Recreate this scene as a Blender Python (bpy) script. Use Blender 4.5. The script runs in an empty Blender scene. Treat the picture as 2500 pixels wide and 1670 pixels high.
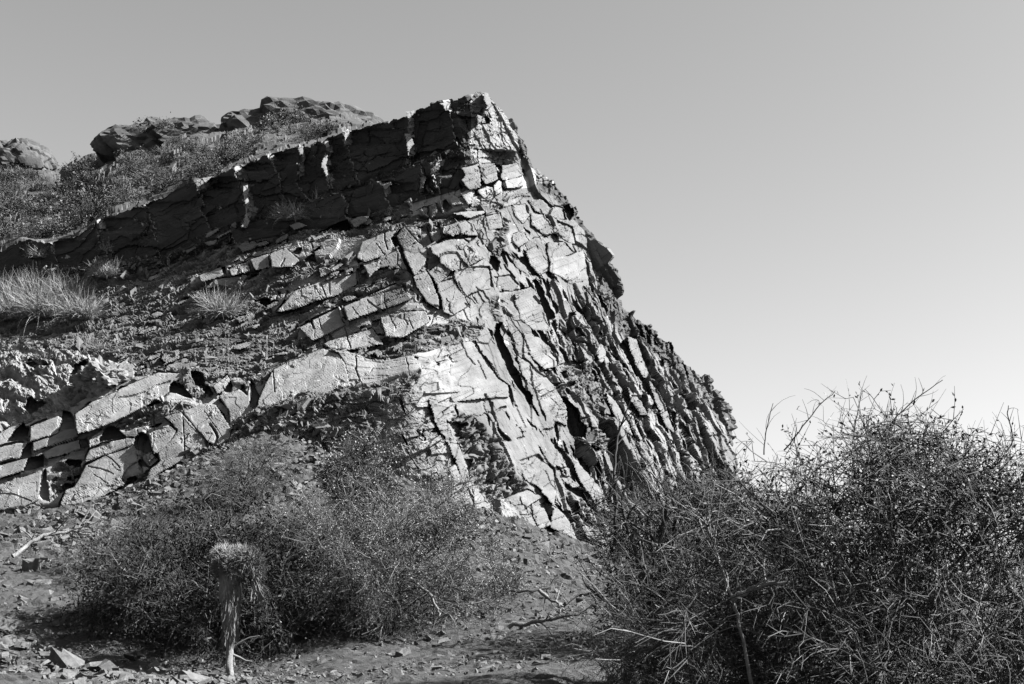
import bpy, bmesh, math, random
import numpy as np
from mathutils import Vector

# ------------------------------------------------------------------ camera, sky, sun, exposure
scene = bpy.context.scene
COL = scene.collection
F_PX, CX, CY, PITCH = 3472.0, 1250.0, 835.0, math.atan((1500 - 835) / 3472.0)
CAM_Z = 1.6
cam_data = bpy.data.cameras.new('camera')
cam_data.lens = 50.0
cam_data.sensor_width = 36.0
cam_data.clip_end = 20000.0
camera = bpy.data.objects.new('camera', cam_data)
COL.objects.link(camera)
camera.location = (0, 0, CAM_Z)
camera.rotation_euler = (math.pi / 2 + PITCH, 0, 0)
scene.camera = camera

SUN_DIR = Vector((0.77, -0.08, 0.63)).normalized()          # towards the sun
sun_elev = math.asin(SUN_DIR.z)
sun_az = math.atan2(SUN_DIR.x, SUN_DIR.y)                    # from +Y, clockwise

world = bpy.data.worlds.new('World')
scene.world = world
world.use_nodes = True
wn = world.node_tree
wn.nodes.clear()
sky = wn.nodes.new('ShaderNodeTexSky')
sky.sky_type = 'NISHITA'
sky.sun_disc = False
sky.sun_elevation = sun_elev
sky.sun_rotation = sun_az
sky.air_density = 1.0
sky.dust_density = 2.2
sky.ozone_density = 1.0
# black-and-white film behind a red filter: only the red record of the sky is kept
sep = wn.nodes.new('ShaderNodeSeparateColor')
comb = wn.nodes.new('ShaderNodeCombineColor')
bg = wn.nodes.new('ShaderNodeBackground')
bg.inputs['Strength'].default_value = 0.053
out = wn.nodes.new('ShaderNodeOutputWorld')
wn.links.new(sky.outputs['Color'], sep.inputs['Color'])
for c in ('Red', 'Green', 'Blue'):
    wn.links.new(sep.outputs['Red'], comb.inputs[c])
wn.links.new(comb.outputs['Color'], bg.inputs['Color'])
wn.links.new(bg.outputs['Background'], out.inputs['Surface'])

sun_data = bpy.data.lights.new('sun', 'SUN')
sun_data.energy = 5.0
sun_data.angle = math.radians(0.5)
sun_data.color = (1.0, 1.0, 1.0)
sun = bpy.data.objects.new('sun', sun_data)
COL.objects.link(sun)
sun.rotation_euler = SUN_DIR.to_track_quat('Z', 'Y').to_euler()
sun.location = (20, -10, 30)

scene.view_settings.view_transform = 'Standard'
scene.view_settings.look = 'None'
scene.view_settings.gamma = 1.0
scene.view_settings.use_curve_mapping = False
scene.view_settings.exposure = 2.5

# ------------------------------------------------------------------ helpers
RNG = np.random.default_rng(11)
random.seed(11)
SP, CP = math.sin(PITCH), math.cos(PITCH)


def ray(px, py):
    px = np.asarray(px, float); py = np.asarray(py, float)
    cx = (px - CX) / F_PX
    cy = -(py - CY) / F_PX
    return np.stack([cx + 0 * cy, CP - cy * SP + 0 * cx, SP + cy * CP + 0 * cx], -1)


def at(px, py, Y):
    """world point seen at photo pixel px,py at ground distance Y"""
    d = ray(px, py)
    t = np.asarray(Y, float) / d[..., 1]
    p = d * t[..., None]
    p[..., 2] += CAM_Z
    return p


def to_px(P):
    P = np.asarray(P, float)
    x, y, z = P[..., 0], P[..., 1], P[..., 2] - CAM_Z
    f = y * CP + z * SP
    u = -y * SP + z * CP
    return CX + F_PX * x / f, CY - F_PX * u / f


def hash2(ix, iy, seed):
    h = (ix.astype(np.int64) * 374761393 + iy.astype(np.int64) * 668265263 + seed * 1442695041) & 0xFFFFFFFF
    h = (h ^ (h >> 13)) * 1274126177 & 0xFFFFFFFF
    h = (h ^ (h >> 16)) * 2246822519 & 0xFFFFFFFF
    h = h ^ (h >> 15)
    return (h & 0xFFFFFF) / float(0x1000000)


def vnoise(x, y, seed=0):
    x = np.asarray(x, float); y = np.asarray(y, float)
    ix = np.floor(x); iy = np.floor(y)
    fx = x - ix; fy = y - iy
    fx = fx * fx * (3 - 2 * fx); fy = fy * fy * (3 - 2 * fy)
    a = hash2(ix, iy, seed); b = hash2(ix + 1, iy, seed)
    c = hash2(ix, iy + 1, seed); d = hash2(ix + 1, iy + 1, seed)
    return (a + (b - a) * fx) * (1 - fy) + (c + (d - c) * fx) * fy


def fbm(x, y, seed=0, octaves=4, gain=0.5):
    s = 0; a = 1.0; t = 0
    for o in range(octaves):
        s = s + a * (vnoise(x * 2 ** o + 17.3 * o, y * 2 ** o - 9.1 * o, seed + o) - 0.5)
        t += a; a *= gain
    return s / t * 2


def cells(x, y, seed=0, jitter=0.9):
    """cellular pattern: id-random r, local dx,dy, F1, F2-F1"""
    x = np.asarray(x, float); y = np.asarray(y, float)
    ix = np.floor(x); iy = np.floor(y)
    f1 = np.full(x.shape, 9.0); f2 = np.full(x.shape, 9.0)
    bx = np.zeros(x.shape); by = np.zeros(x.shape)
    lx = np.zeros(x.shape); ly = np.zeros(x.shape)
    for ox in (-1, 0, 1):
        for oy in (-1, 0, 1):
            gx = ix + ox; gy = iy + oy
            cx = gx + 0.5 + (hash2(gx, gy, seed) - 0.5) * jitter
            cy = gy + 0.5 + (hash2(gx, gy, seed + 77) - 0.5) * jitter
            dx = x - cx; dy = y - cy
            d = np.sqrt(dx * dx + dy * dy)
            nearer = d < f1
            f2 = np.where(nearer, f1, np.minimum(f2, d))
            bx = np.where(nearer, gx, bx); by = np.where(nearer, gy, by)
            lx = np.where(nearer, dx, lx); ly = np.where(nearer, dy, ly)
            f1 = np.where(nearer, d, f1)
    r = hash2(bx, by, seed + 5); r2 = hash2(bx, by, seed + 6); r3 = hash2(bx, by, seed + 7)
    return r, r2, r3, lx, ly, f1, f2 - f1


def facet(x, y, seed, tilt=1.0, jitter=.9, lean=0.0):
    """blocky facets: every cell has its own offset and its own tilt; range about -1..1"""
    r, r2, r3, lx, ly, f1, e = cells(x, y, seed, jitter)
    return (r - 0.5) * 2 + tilt * ((r2 - 0.5) * 2 * lx + (r3 - 0.5) * 2 * ly) - lean * lx * (.5 + r2), e, f1


def sstep(a, b, x):
    t = np.clip((x - a) / (b - a), 0, 1)
    return t * t * (3 - 2 * t)


def inside(px, py, poly):
    """soft inside mask of a polygon (about 2 px edge) and the inset distance, only near it"""
    poly = np.asarray(poly, float)
    res = np.zeros(px.shape)
    dist = np.full(px.shape, 1e9)
    c = np.zeros(px.shape, bool)
    n = len(poly)
    for i in range(n):
        x0, y0 = poly[i]; x1, y1 = poly[(i + 1) % n]
        cond = ((y0 > py) != (y1 > py))
        with np.errstate(divide='ignore', invalid='ignore'):
            xi = (x1 - x0) * (py - y0) / (y1 - y0 + 1e-12) + x0
        c ^= cond & (px < xi)
        dx, dy = x1 - x0, y1 - y0
        t = np.clip(((px - x0) * dx + (py - y0) * dy) / (dx * dx + dy * dy + 1e-9), 0, 1)
        dist = np.minimum(dist, np.hypot(px - x0 - t * dx, py - y0 - t * dy))
    return c, dist


def polydist(px, py, line):
    """distance to a polyline and the 0..1 position along it"""
    line = np.asarray(line, float)
    seg = np.hypot(*(line[1:] - line[:-1]).T)
    cum = np.concatenate([[0], np.cumsum(seg)])
    best = np.full(px.shape, 1e9); pos = np.zeros(px.shape)
    for i in range(len(line) - 1):
        x0, y0 = line[i]; dx, dy = line[i + 1] - line[i]
        t = np.clip(((px - x0) * dx + (py - y0) * dy) / (dx * dx + dy * dy + 1e-9), 0, 1)
        d = np.hypot(px - x0 - t * dx, py - y0 - t * dy)
        m = d < best
        best = np.where(m, d, best); pos = np.where(m, (cum[i] + t * seg[i]) / cum[-1], pos)
    return best, pos


def Z(ox, oy, s, pts):
    return [(ox + x * s, oy + y * s) for x, y in pts]


ZA = lambda p: Z(450, 400, .2551, p)
ZB = lambda p: Z(900, 400, .2551, p)
ZC = lambda p: Z(1100, 700, .2551, p)
ZD = lambda p: Z(1050, 950, .2615, p)
ZE = lambda p: Z(0, 850, .2981, p)
Z1 = lambda p: Z(0, 180, .3954, p)
Z2 = lambda p: Z(800, 180, .3954, p)
Z4 = lambda p: Z(900, 700, .4274, p)


def tag(o, label=None, cat=None, group=None, kind=None):
    if label: o['label'] = label
    if cat: o['category'] = cat
    if group: o['group'] = group
    if kind: o['kind'] = kind
    return o


def mesh_obj(name, verts, faces, material, parent=None, smooth=False, attrs=None):
    """faces: int array (n,3) or (n,4)"""
    verts = np.ascontiguousarray(verts, np.float32)
    faces = np.ascontiguousarray(faces, np.int32)
    me = bpy.data.meshes.new(name)
    k = faces.shape[1]
    me.vertices.add(len(verts)); me.vertices.foreach_set('co', verts.ravel())
    me.loops.add(faces.size); me.loops.foreach_set('vertex_index', faces.ravel())
    me.polygons.add(len(faces))
    me.polygons.foreach_set('loop_start', np.arange(0, faces.size, k, dtype=np.int32))
    me.polygons.foreach_set('loop_total', np.full(len(faces), k, np.int32))
    me.polygons.foreach_set('use_smooth', np.full(len(faces), bool(smooth)))
    for an, av in (attrs or {}).items():
        a = me.attributes.new(an, 'FLOAT', 'POINT')
        a.data.foreach_set('value', np.ascontiguousarray(av, np.float32).ravel())
    me.update(calc_edges=True)
    me.validate()
    if material: me.materials.append(material)
    o = bpy.data.objects.new(name, me)
    COL.objects.link(o)
    if parent: o.parent = parent
    return o


def empty(name, loc=(0, 0, 0)):
    o = bpy.data.objects.new(name, None)
    o.empty_display_size = 0.2
    o.location = loc
    COL.objects.link(o)
    return o


def grid_faces(nr, nc):
    i = np.arange((nr - 1) * (nc - 1)); r = i // (nc - 1); c = i % (nc - 1)
    a = r * nc + c
    return np.stack([a, a + nc, a + nc + 1, a + 1], -1)


# ------------------------------------------------------------------ materials (greys: the photograph is black and white)
def material(name, lo, hi, scale=3.0, rough=0.9, bump=0.0, bump_scale=40.0, attr=False, mark=None, stretch=None, translucent=0.0):
    m = bpy.data.materials.new(name)
    m.use_nodes = True
    nt = m.node_tree
    bs = nt.nodes['Principled BSDF']
    bs.inputs['Roughness'].default_value = rough
    bs.inputs['Specular IOR Level'].default_value = 0.25
    tc = nt.nodes.new('ShaderNodeTexCoord')
    mp = nt.nodes.new('ShaderNodeMapping')
    if stretch:
        mp.inputs['Rotation'].default_value = stretch[0]
        mp.inputs['Scale'].default_value = stretch[1]
    nt.links.new(tc.outputs['Object'], mp.inputs['Vector'])
    nz = nt.nodes.new('ShaderNodeTexNoise')
    nz.inputs['Scale'].default_value = scale
    nz.inputs['Detail'].default_value = 8
    nz.inputs['Roughness'].default_value = 0.65
    nt.links.new(mp.outputs['Vector'], nz.inputs['Vector'])
    rp = nt.nodes.new('ShaderNodeValToRGB')
    rp.color_ramp.elements[0].position = 0.30
    rp.color_ramp.elements[1].position = 0.72
    rp.color_ramp.elements[0].color = (lo, lo, lo, 1)
    rp.color_ramp.elements[1].color = (hi, hi, hi, 1)
    nt.links.new(nz.outputs['Fac'], rp.inputs['Fac'])
    col = rp.outputs['Color']
    if attr:
        at_ = nt.nodes.new('ShaderNodeAttribute')
        at_.attribute_name = 'tone'
        mx = nt.nodes.new('ShaderNodeMix'); mx.data_type = 'RGBA'; mx.blend_type = 'MULTIPLY'
        mx.inputs['Factor'].default_value = 1.0
        nt.links.new(col, mx.inputs['A'])
        nt.links.new(at_.outputs['Fac'], mx.inputs['B'])
        col = mx.outputs['Result']
    if mark:                                                # pale lichen blotches / speckle with an outline of their own
        n2 = nt.nodes.new('ShaderNodeTexNoise')
        n2.inputs['Scale'].default_value = mark[0]; n2.inputs['Detail'].default_value = 3
        nt.links.new(tc.outputs['Object'], n2.inputs['Vector'])
        r2 = nt.nodes.new('ShaderNodeValToRGB')
        r2.color_ramp.elements[0].position = mark[1]; r2.color_ramp.elements[1].position = mark[1] + .025
        nt.links.new(n2.outputs['Fac'], r2.inputs['Fac'])
        mx = nt.nodes.new('ShaderNodeMix'); mx.data_type = 'RGBA'
        nt.links.new(r2.outputs['Color'], mx.inputs['Factor'])
        nt.links.new(col, mx.inputs['A'])
        mx.inputs['B'].default_value = (mark[2],) * 3 + (1,)
        col = mx.outputs['Result']
    nt.links.new(col, bs.inputs['Base Color'])
    if bump:
        n3 = nt.nodes.new('ShaderNodeTexNoise')
        n3.inputs['Scale'].default_value = bump_scale; n3.inputs['Detail'].default_value = 6
        nt.links.new(mp.outputs['Vector'], n3.inputs['Vector'])
        bp = nt.nodes.new('ShaderNodeBump')
        bp.inputs['Strength'].default_value = bump
        bp.inputs['Distance'].default_value = 0.02
        nt.links.new(n3.outputs['Fac'], bp.inputs['Height'])
        nt.links.new(bp.outputs['Normal'], bs.inputs['Normal'])
    return m


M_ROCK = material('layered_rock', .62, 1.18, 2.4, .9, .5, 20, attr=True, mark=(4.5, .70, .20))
M_BLOCK = material('jointed_rock', .05, .125, 5, .9, .9, 14)
M_BLOCK_P = material('pale_joint_block', .075, .16, 5, .9, .9, 14)
M_STONE = material('loose_stone', .03, .09, 4.0, .9, .5, 30)
M_STONE_P = material('pale_stone', .06, .12, 5.0, .9, .4, 30)
M_GROUND = material('gravel_soil', .011, .044, 9.0, .95, .9, 60)
M_HILL = material('hill_soil', .02, .055, 1.5, .95, .6, 8)
M_OUTCROP = material('weathered_outcrop', .012, .06, 1.6, .9, .8, 10)
M_TWIG = material('grey_twig', .008, .032, 6.0, .8)
M_TWIG_P = material('bleached_twig', .05, .13, 9.0, .75)
M_DEAD = material('weathered_dead_wood', .05, .19, 14.0, .85, .8, 70, stretch=((0, 0, 0), (3, 3, 1)))
M_LEAF_B = material('sunlit_grey_leaf', .09, .22, 3.0, .6)
M_LEAF = material('dull_leaf', .010, .03, 3.0, .6)
M_LEAF_P = material('pale_leaf', .045, .12, 3.0, .6)
M_GRASS = material('dry_grass', .07, .19, 2.5, .7)
M_BARK = material('fibrous_bark', .06, .22, 12.0, .9, .8, 60, stretch=((0, 0, 0), (6, 6, 1)))
M_FIBRE = material('dead_fibre', .03, .12, 9.0, .9)
M_LEAF_D = material('dark_leaf', .004, .014, 3.0, .8)

# ------------------------------------------------------------------ the crag: rows of bed edges, top to bottom (photo px), lofted in space
ROWS = [
 # (polyline, setback left of the nose, setback right of it, plan slope left)
 ([(-150,680),(0,611),(51,583),(110,590),(178,575),(237,536),(348,496),(427,465),(474,443),(522,429),(573,409),(652,378),(723,358),(791,342),(860,314),(986,279),(1073,247),(1116,243),(1176,223),(1198,240)], 4.90, 5.1, .27),
 ([(-150,740),(0,690),(119,655),(336,639),(423,619),(494,575),(613,536),(800,469),(958,417),(1077,374),(1156,338),(1211,322),(1262,316)], 5.0, 4.9, .27),
 ([(-150,748),(0,697),(119,661),(336,645),(423,627),(494,586),(613,548),(800,484),(958,432),(1021,405),(1148,368),(1211,345),(1277,345)], 4.60, 4.78, .27),
 ([(-150,775),(0,725),(119,690),(336,672),(423,650),(494,618),(613,590),(783,560),(919,520),(1021,492),(1128,461),(1227,437),(1300,413)], 4.62, 4.55, .27),
 ([(-150,800),(0,750),(119,712),(336,690),(423,668),(494,640),(613,606),(783,575),(860,562),(1021,522),(1053,530),(1164,496),(1278,457),(1350,443)], 4.45, 4.4, .27),
 ([(-150,830),(0,785),(200,745),(400,700),(482,670),(546,654),(656,611),(731,595),(879,579),(974,554),(1097,540),(1156,524),(1250,500),(1397,500)], 3.85, 4.2, .28),
 ([(-150,850),(0,805),(200,770),(400,720),(474,692),(554,674),(648,647),(731,635),(830,627),(974,600),(1097,585),(1250,560),(1425,542)], 3.65, 4.0, .26),
 ([(-150,880),(0,840),(200,815),(400,790),(600,740),(704,710),(731,690),(822,654),(900,632),(1000,615),(1120,605),(1270,590),(1455,595)], 3.2, 3.72, .24),
 ([(-150,890),(0,850),(200,828),(400,805),(600,770),(672,761),(810,721),(900,694),(986,660),(1120,650),(1280,640),(1484,652)], 2.95, 3.5, .22),
 ([(-150,905),(0,868),(200,850),(400,830),(600,803),(735,790),(800,752),(842,748),(990,692),(1120,685),(1300,690),(1518,706)], 2.65, 3.25, .2),
 ([(-150,920),(0,885),(200,872),(400,850),(600,830),(783,829),(900,774),(1013,738),(1120,735),(1320,750),(1530,757)], 2.35, 2.98, .18),
 ([(-150,940),(0,910),(200,895),(400,872),(600,850),(700,850),(826,852),(900,845),(985,815),(1067,794),(1180,790),(1350,810),(1584,796)], 2.05, 2.7, .16),
 ([(-150,1100),(0,1050),(142,999),(213,967),(336,920),(447,908),(593,917),(668,900),(787,858),(842,860),(920,880),(1000,865),(1088,845),(1178,822),(1380,860),(1656,864)], 1.25, 2.4, .14),
 ([(-150,1130),(0,1092),(75,1078),(190,1060),(253,1045),(407,978),(470,985),(520,1000),(565,1018),(625,1003),(700,985),(858,948),(920,935),(1010,905),(1090,890),(1190,880),(1420,930),(1737,931)], .75, 1.95, .12),
 ([(-150,1250),(0,1238),(138,1240),(277,1197),(395,1137),(506,1098),(565,1055),(625,1012),(700,995),(858,965),(930,965),(1010,955),(1100,950),(1220,980),(1480,1040),(1790,1025)], .05, 1.55, .10),
 ([(-150,1275),(0,1262),(138,1262),(277,1220),(395,1160),(506,1120),(565,1080),(625,1050),(700,1060),(858,1110),(930,1150),(1010,1190),(1105,1226),(1250,1262),(1409,1328),(1490,1352),(1600,1375),(1790,1385)], -.1, 0.0, .10),
 ([(-150,1350),(0,1340),(138,1340),(277,1300),(395,1240),(506,1200),(565,1160),(625,1130),(700,1140),(858,1190),(930,1230),(1010,1270),(1105,1306),(1250,1342),(1409,1408),(1490,1432),(1600,1455),(1785,1465)], -.25, -.25, .10),
]
ROWS = [([(-720, p[0][1] + 110)] + p, a_, b_, k_) for p, a_, b_, k_ in ROWS]      # the beds run on beyond the left edge of the view
XN, Y_NOSE, K_RIGHT = -1.12, 27.0, 0.85
COL_C = np.concatenate([np.arange(-720, -150, 7.0), np.arange(-150, 1000, 2.2), np.linspace(1000, 2000, 320)])


def crag_point(px, py, sl, sr, kl):
    d = ray(px, py)
    w = sstep(985, 1170, px)
    s = sl * (1 - w) + sr * w
    tl = (Y_NOSE + s + kl * XN) / (d[..., 1] + kl * d[..., 0])
    tr = (Y_NOSE + s - K_RIGHT * XN) / (d[..., 1] - K_RIGHT * d[..., 0])
    t = np.where(tl * d[..., 0] < XN, tl, tr)
    P = d * t[..., None]
    P[..., 2] += CAM_Z
    return P


row_px, row_P = [], []
prev = None
for poly, sl, sr, kl in ROWS:
    poly = np.array(poly, float)
    xe = poly[-1, 0]
    px = np.where(COL_C <= 1000, COL_C, 1000 + (COL_C - 1000) / 1000 * (xe - 1000))
    py = np.interp(px, poly[:, 0], poly[:, 1])
    if prev is not None:
        py = np.maximum(py, prev + 1.0) if abs(xe - prev_xe) < 1e9 else py
    prev, prev_xe = py, xe
    if len(row_P) == 0:
        py = py + 7 * (hash2(np.floor(px / 41 + .5 * vnoise(px / 90, px * 0, 2)), np.zeros_like(px), 12) - .35) * (px < 1150) + 4 * (hash2(np.floor(px / 13), np.zeros_like(px), 13) - .5) + 3 * fbm(px / 9, px * 0, 14, 3)
    row_P.append(crag_point(px, py, sl, sr, kl))
BANDN = []
loft, band_id, band_t = [], [], []
for i in range(len(ROWS) - 1):
    a, b = row_P[i], row_P[i + 1]
    pa, pb = to_px(a), to_px(b)
    hmax = np.percentile(np.hypot(pb[0] - pa[0], pb[1] - pa[1]), 85)
    n = max(3, int(hmax / 2.2))
    if i == len(ROWS) - 2: n = 14
    for k in range(n):
        t = k / n
        loft.append(a * (1 - t) + b * t); band_id.append(i); band_t.append(t)
loft.append(row_P[-1]); band_id.append(len(ROWS) - 2); band_t.append(1.0)
B = np.array(loft)                                             # rows x cols x 3
# right flank turning away behind the silhouette, ridge crest turning back
flank = []
for dy in (.12, .3, .55, .9, 1.4, 2.1, 3.0, 4.2, 6.0):
    flank.append(B[:, -1] + np.array([.10 * dy, dy, 0.0]))
B = np.concatenate([B, np.array(flank).transpose(1, 0, 2)], 1)
top = []
for dy, dz in ((7.5, -9.0), (6, -5.0), (4.5, -2.6), (3.0, -1.3), (2.0, -.7), (1.2, -.32), (.7, -.14), (.35, -.05), (.12, -.01)):
    top.append(B[0] + np.array([0, dy, dz]))
B = np.concatenate([np.array(top), B], 0)
band_id = np.array([-1] * len(top) + band_id); band_t = np.array([0.0] * len(top) + band_t)
NR, NC = B.shape[:2]
PX, PY = to_px(B)
BID = np.repeat(band_id[:, None], NC, 1)
BT = np.repeat(band_t[:, None], NC, 1)


def blur(A, k, axis):
    ker = np.ones(2 * k + 1) / (2 * k + 1)
    pad = [(0, 0)] * A.ndim; pad[axis] = (k, k)
    Ap = np.pad(A, pad, mode='edge')
    c = np.cumsum(Ap, axis=axis)
    z = np.zeros_like(np.take(c, [0], axis=axis))
    c = np.concatenate([z, c], axis=axis)
    n = A.shape[axis]
    hi = np.take(c, range(2 * k + 1, 2 * k + 1 + n), axis=axis)
    lo = np.take(c, range(0, n), axis=axis)
    return (hi - lo) / (2 * k + 1)


du = np.gradient(B, axis=1); dv = np.gradient(B, axis=0)
Nn = np.cross(dv, du)
Nn /= np.linalg.norm(Nn, axis=-1, keepdims=True) + 1e-9
Nn = np.where((Nn[..., 1:2] > 0) & (PX[..., None] < 1e9) & (np.abs(Nn[..., 1:2]) > .3), Nn, Nn)
for _ in range(2):
    Nn = blur(blur(Nn, 5, 0), 9, 1)
Nn /= np.linalg.norm(Nn, axis=-1, keepdims=True) + 1e-9
if Nn[NR // 2, NC // 2, 1] > 0: Nn = -Nn
U = np.cumsum(np.linalg.norm(np.diff(B, axis=1, prepend=B[:, :1]), axis=-1), 1)
V = np.cumsum(np.linalg.norm(np.diff(B, axis=0, prepend=B[:1]), axis=-1), 0)
V = V - V[len(top)][None, :]
U = B[..., 0] * 1.0 + 0.3 * B[..., 1]                            # along the beds (metres)
MPX = 1 / 108.0                                                # metres per photo px, about

# --- where is bare slab (riser), where is rubble
LEFT_END = {0: -999, 2: 560, 3: 1010, 5: 470, 7: 668, 9: 730, 10: 780, 12: -999, 13: -999}
RIGHT_END = {13: 572}
jx = PX + fbm(PX / 26, PY / 26, 3, 3) * 12
jy = PY + fbm(PX / 22 + 50, PY / 22, 4, 3) * 9
riser = np.zeros(PX.shape)
for b_, x0 in LEFT_END.items():
    m = (BID == b_) & (jx > x0)
    if b_ in RIGHT_END: m &= jx < RIGHT_END[b_]
    riser = np.where(m, 1.0, riser)
face_x = 1085 + 60 * fbm(PX / 90, PY / 90, 8, 3)
face_lim = np.interp(PY, [200, 330, 460, 520, 560, 620, 760, 800, 850, 870, 950, 1000, 1120, 1300], [1170, 1150, 1130, 1190, 1060, 960, 1040, 1180, 1090, 1050, 1000, 930, 900, 900])
face = sstep(-14, 14, PX - face_lim + 26 * fbm(PX / 40, PY / 40, 9, 3))
slab = np.maximum(riser, face)
RUBBLE = [ZE(p) for p in (
 [(0,650),(200,560),(500,470),(700,420),(640,480),(450,560),(200,640),(0,690)], [(860,640),(1180,490),(1330,430),(1640,450),(1560,500),(1340,590),(1040,680)],
 [(480,890),(650,800),(900,760),(1040,730),(800,800),(640,860)], [(390,990),(520,900),(690,910),(660,1040),(600,1170),(500,1200),(440,1270),(400,1130)],
 [(1450,260),(1560,150),(2230,180),(2200,300),(1900,250),(1740,300),(1640,460),(1540,340)], [(1000,1060),(1220,1010),(1260,1040),(1190,1130),(1020,1150)],
 [(0,1060),(200,1010),(330,990),(200,1060),(60,1100)], [(200,830),(480,760),(820,670),(640,740),(420,800),(260,870)], [(1870,650),(2000,620),(2348,500),(2348,560),(2050,660),(1950,720)])] + [ZB(p) for p in (
 [(1180,540),(1330,480),(1330,700),(1290,860),(1250,950),(1150,900),(1200,700)], [(350,560),(640,520),(1000,500),(1260,380),(1500,250),(1500,290),(1250,450),(1000,560),(700,640),(520,650)],
 [(0,1000),(170,960),(330,1000),(250,1060),(100,1150),(0,1190)], [(0,1210),(250,1100),(480,1130),(420,1200),(200,1190),(0,1260)], [(200,1400),(500,1350),(560,1400),(420,1450),(200,1430)])] + [ZC(p) for p in (
 [(0,290),(250,330),(310,480),(200,520),(0,450)], [(1050,800),(1300,700),(1420,850),(1520,1000),(1600,1250),(1450,1300),(1250,1080)], [(1180,1250),(1400,1330),(1560,1450),(1500,1568),(1250,1568)],
 [(360,120),(450,100),(480,330),(380,340)])] + [ZA(p) for p in ([(1150,1110),(1400,1000),(1560,950),(1540,1000),(1350,1080)], [(1400,1290),(1800,1150),(2000,1100),(1800,1220),(1560,1310)], [(950,1440),(1250,1420),(1480,1330),(1300,1430),(1100,1520)])]
strip = np.zeros(PX.shape)
ux_, uy_ = PX + fbm(PX / 18, PY / 18, 15, 3) * 10, PY + fbm(PX / 18 + 9, PY / 18, 16, 3) * 7
for poly in RUBBLE:
    c_, dd = inside(ux_, uy_, poly)
    strip = np.maximum(strip, np.where(c_, np.clip(dd / 5, 0, 1) * .85, 0))
slab = slab * (1 - strip)
for k in (1, 1): slab = blur(slab, k, 0)
rub = 1 - slab

# --- displacement
D = np.zeros(PX.shape)
# slabs of the beds: long blocks with joints
wj = .12 * fbm(PX / 50, PY / 50, 21, 3)
f, e, f1 = facet((U + .25 * V) / 1.25 + wj, V / .85, 31, .35, .55)
fb, eb, _ = facet((U + .3 * V) / .55 + wj, V / .34, 32, .5, .6)
f2_, e2, _ = facet(U / .30 + wj, V / .13, 33, .8, .8)
lam, el, _ = facet(U / 3.2, V / .06, 35, .15, .9)               # laminae of the bedding
broken = sstep(.05, .45, fbm(U * .8, V * 1.3, 36, 3))
d_ris = .05 * f + .028 * broken * fb + (.004 + .016 * broken) * f2_ + .006 * lam + .018 * fbm(U * 1.2, V * 2.2, 40, 4, .45)
d_ris = d_ris - .05 * np.exp(-(e / .022) ** 2) * (hash2(np.floor(U / .7), np.floor(V / .6), 3) > .45)
# rubble of thin shards
g1, ge1, _ = facet(U / .62 + .3 * fbm(U * 2, V * 2, 51), (V + .35 * U + .2 * fbm(U * 1.3, V * 1.3, 52, 3)) / .17, 41, 1.0)
g2, ge2, _ = facet(U / .30, (V + .3 * U + .2 * fbm(U * 1.3, V * 1.3, 52, 3)) / .085, 42, 1.0)
g3, ge3, _ = facet(U / .14, V / .045, 43, 1.0)
g0, _, _ = facet(U / 1.1, V / .45, 44, 1.0)
d_rub = .060 * g0 + .040 * g1 + .030 * g2 + .016 * g3 + .09 * fbm(U * .7, V * .9, 45, 3)
# right-hand face: blades running down to the right
ca, sa = .91, -.41
AL = (PX * .41 + PY * .91) * MPX; AC = (PX * ca + PY * sa) * MPX
wob = .16 * fbm(AL * .8, AC * .8, 61, 3)
h1, he1, _ = facet((AC + wob) / .50, AL / 2.1, 62, .25, .8, 1.1)
h2, he2, _ = facet((AC + wob * .7) / .21, AL / .95, 63, .35, .9, 1.0)
h3, he3, _ = facet((AC + .5 * AL + wob) / .22, AL / .30, 64, .7)
h4, he4, _ = facet((AC + wob * .5) / .07, AL / .30, 65, .6, .9, .6)
rough = sstep(0, 1, (PX - np.interp(PY, [300, 560, 700, 850, 1000, 1200, 1350], [1400, 1330, 1310, 1340, 1340, 1330, 1300]) + 60) / 190)
rough = np.maximum(rough, .45 * sstep(720, 600, PY))
calm = np.zeros(PX.shape)
for cxp, cyp, rx, ry in ((1150, 930, 120, 100), (1210, 880, 60, 80), (1330, 1090, 95, 120), (1285, 1190, 60, 60), (1230, 1010, 70, 60), (1300, 800, 60, 60)):
    calm = np.maximum(calm, np.exp(-(((PX - cxp) / rx) ** 2 + ((PY - cyp) / ry) ** 2) ** 1.5))
patch = sstep(-.25, .35, fbm(AL * .7 + 9, AC * .9, 67, 3))
bx_, by_ = (PX * .95 - PY * .31) * MPX, (PX * .30 + PY * .95) * MPX     # along the beds / across them
jw = .10 * fbm(bx_ * .9, by_ * .9, 68, 3)
toR = sstep(1080, 1240, PX + 40 * fbm(PX / 60, PY / 60, 79, 2))
m1a, me1, _ = facet((bx_ + .25 * by_ + jw) / 1.15, (by_ + jw) / .50, 69, .40, .7)
m1b, _, _ = facet((AC + wob) / .62, (AL + .3 * AC) / 1.9, 169, .30, .75, .7)
m1 = m1a * (1 - toR) + m1b * toR
m2a, me2, _ = facet((bx_ + .2 * by_ + jw) / .50, (by_ + jw) / .19, 70, .5, .8)
m2b, _, _ = facet((AC + wob) / .22, (AL + .5 * AC) / .8, 170, .4, .8, .5)
m2 = m2a * (1 - toR) + m2b * toR
m3, me3, _ = facet(bx_ / .15, by_ / .12, 73, .7)
has = hash2(np.floor(bx_ / .5), np.floor(by_ / .5), 9) > .6
d_block = .085 * m1 + (.012 + .045 * patch) * m2 + (.004 + .014 * patch) * m3 + .02 * fbm(bx_ * 1.5, by_ * 1.5, 74, 5, .55)
d_blade = .145 * h1 + (.04 + .08 * patch) * h2 + .05 * patch * h3 + .012 * h4 - .08 * np.exp(-(he1 / .05) ** 2)
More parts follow.
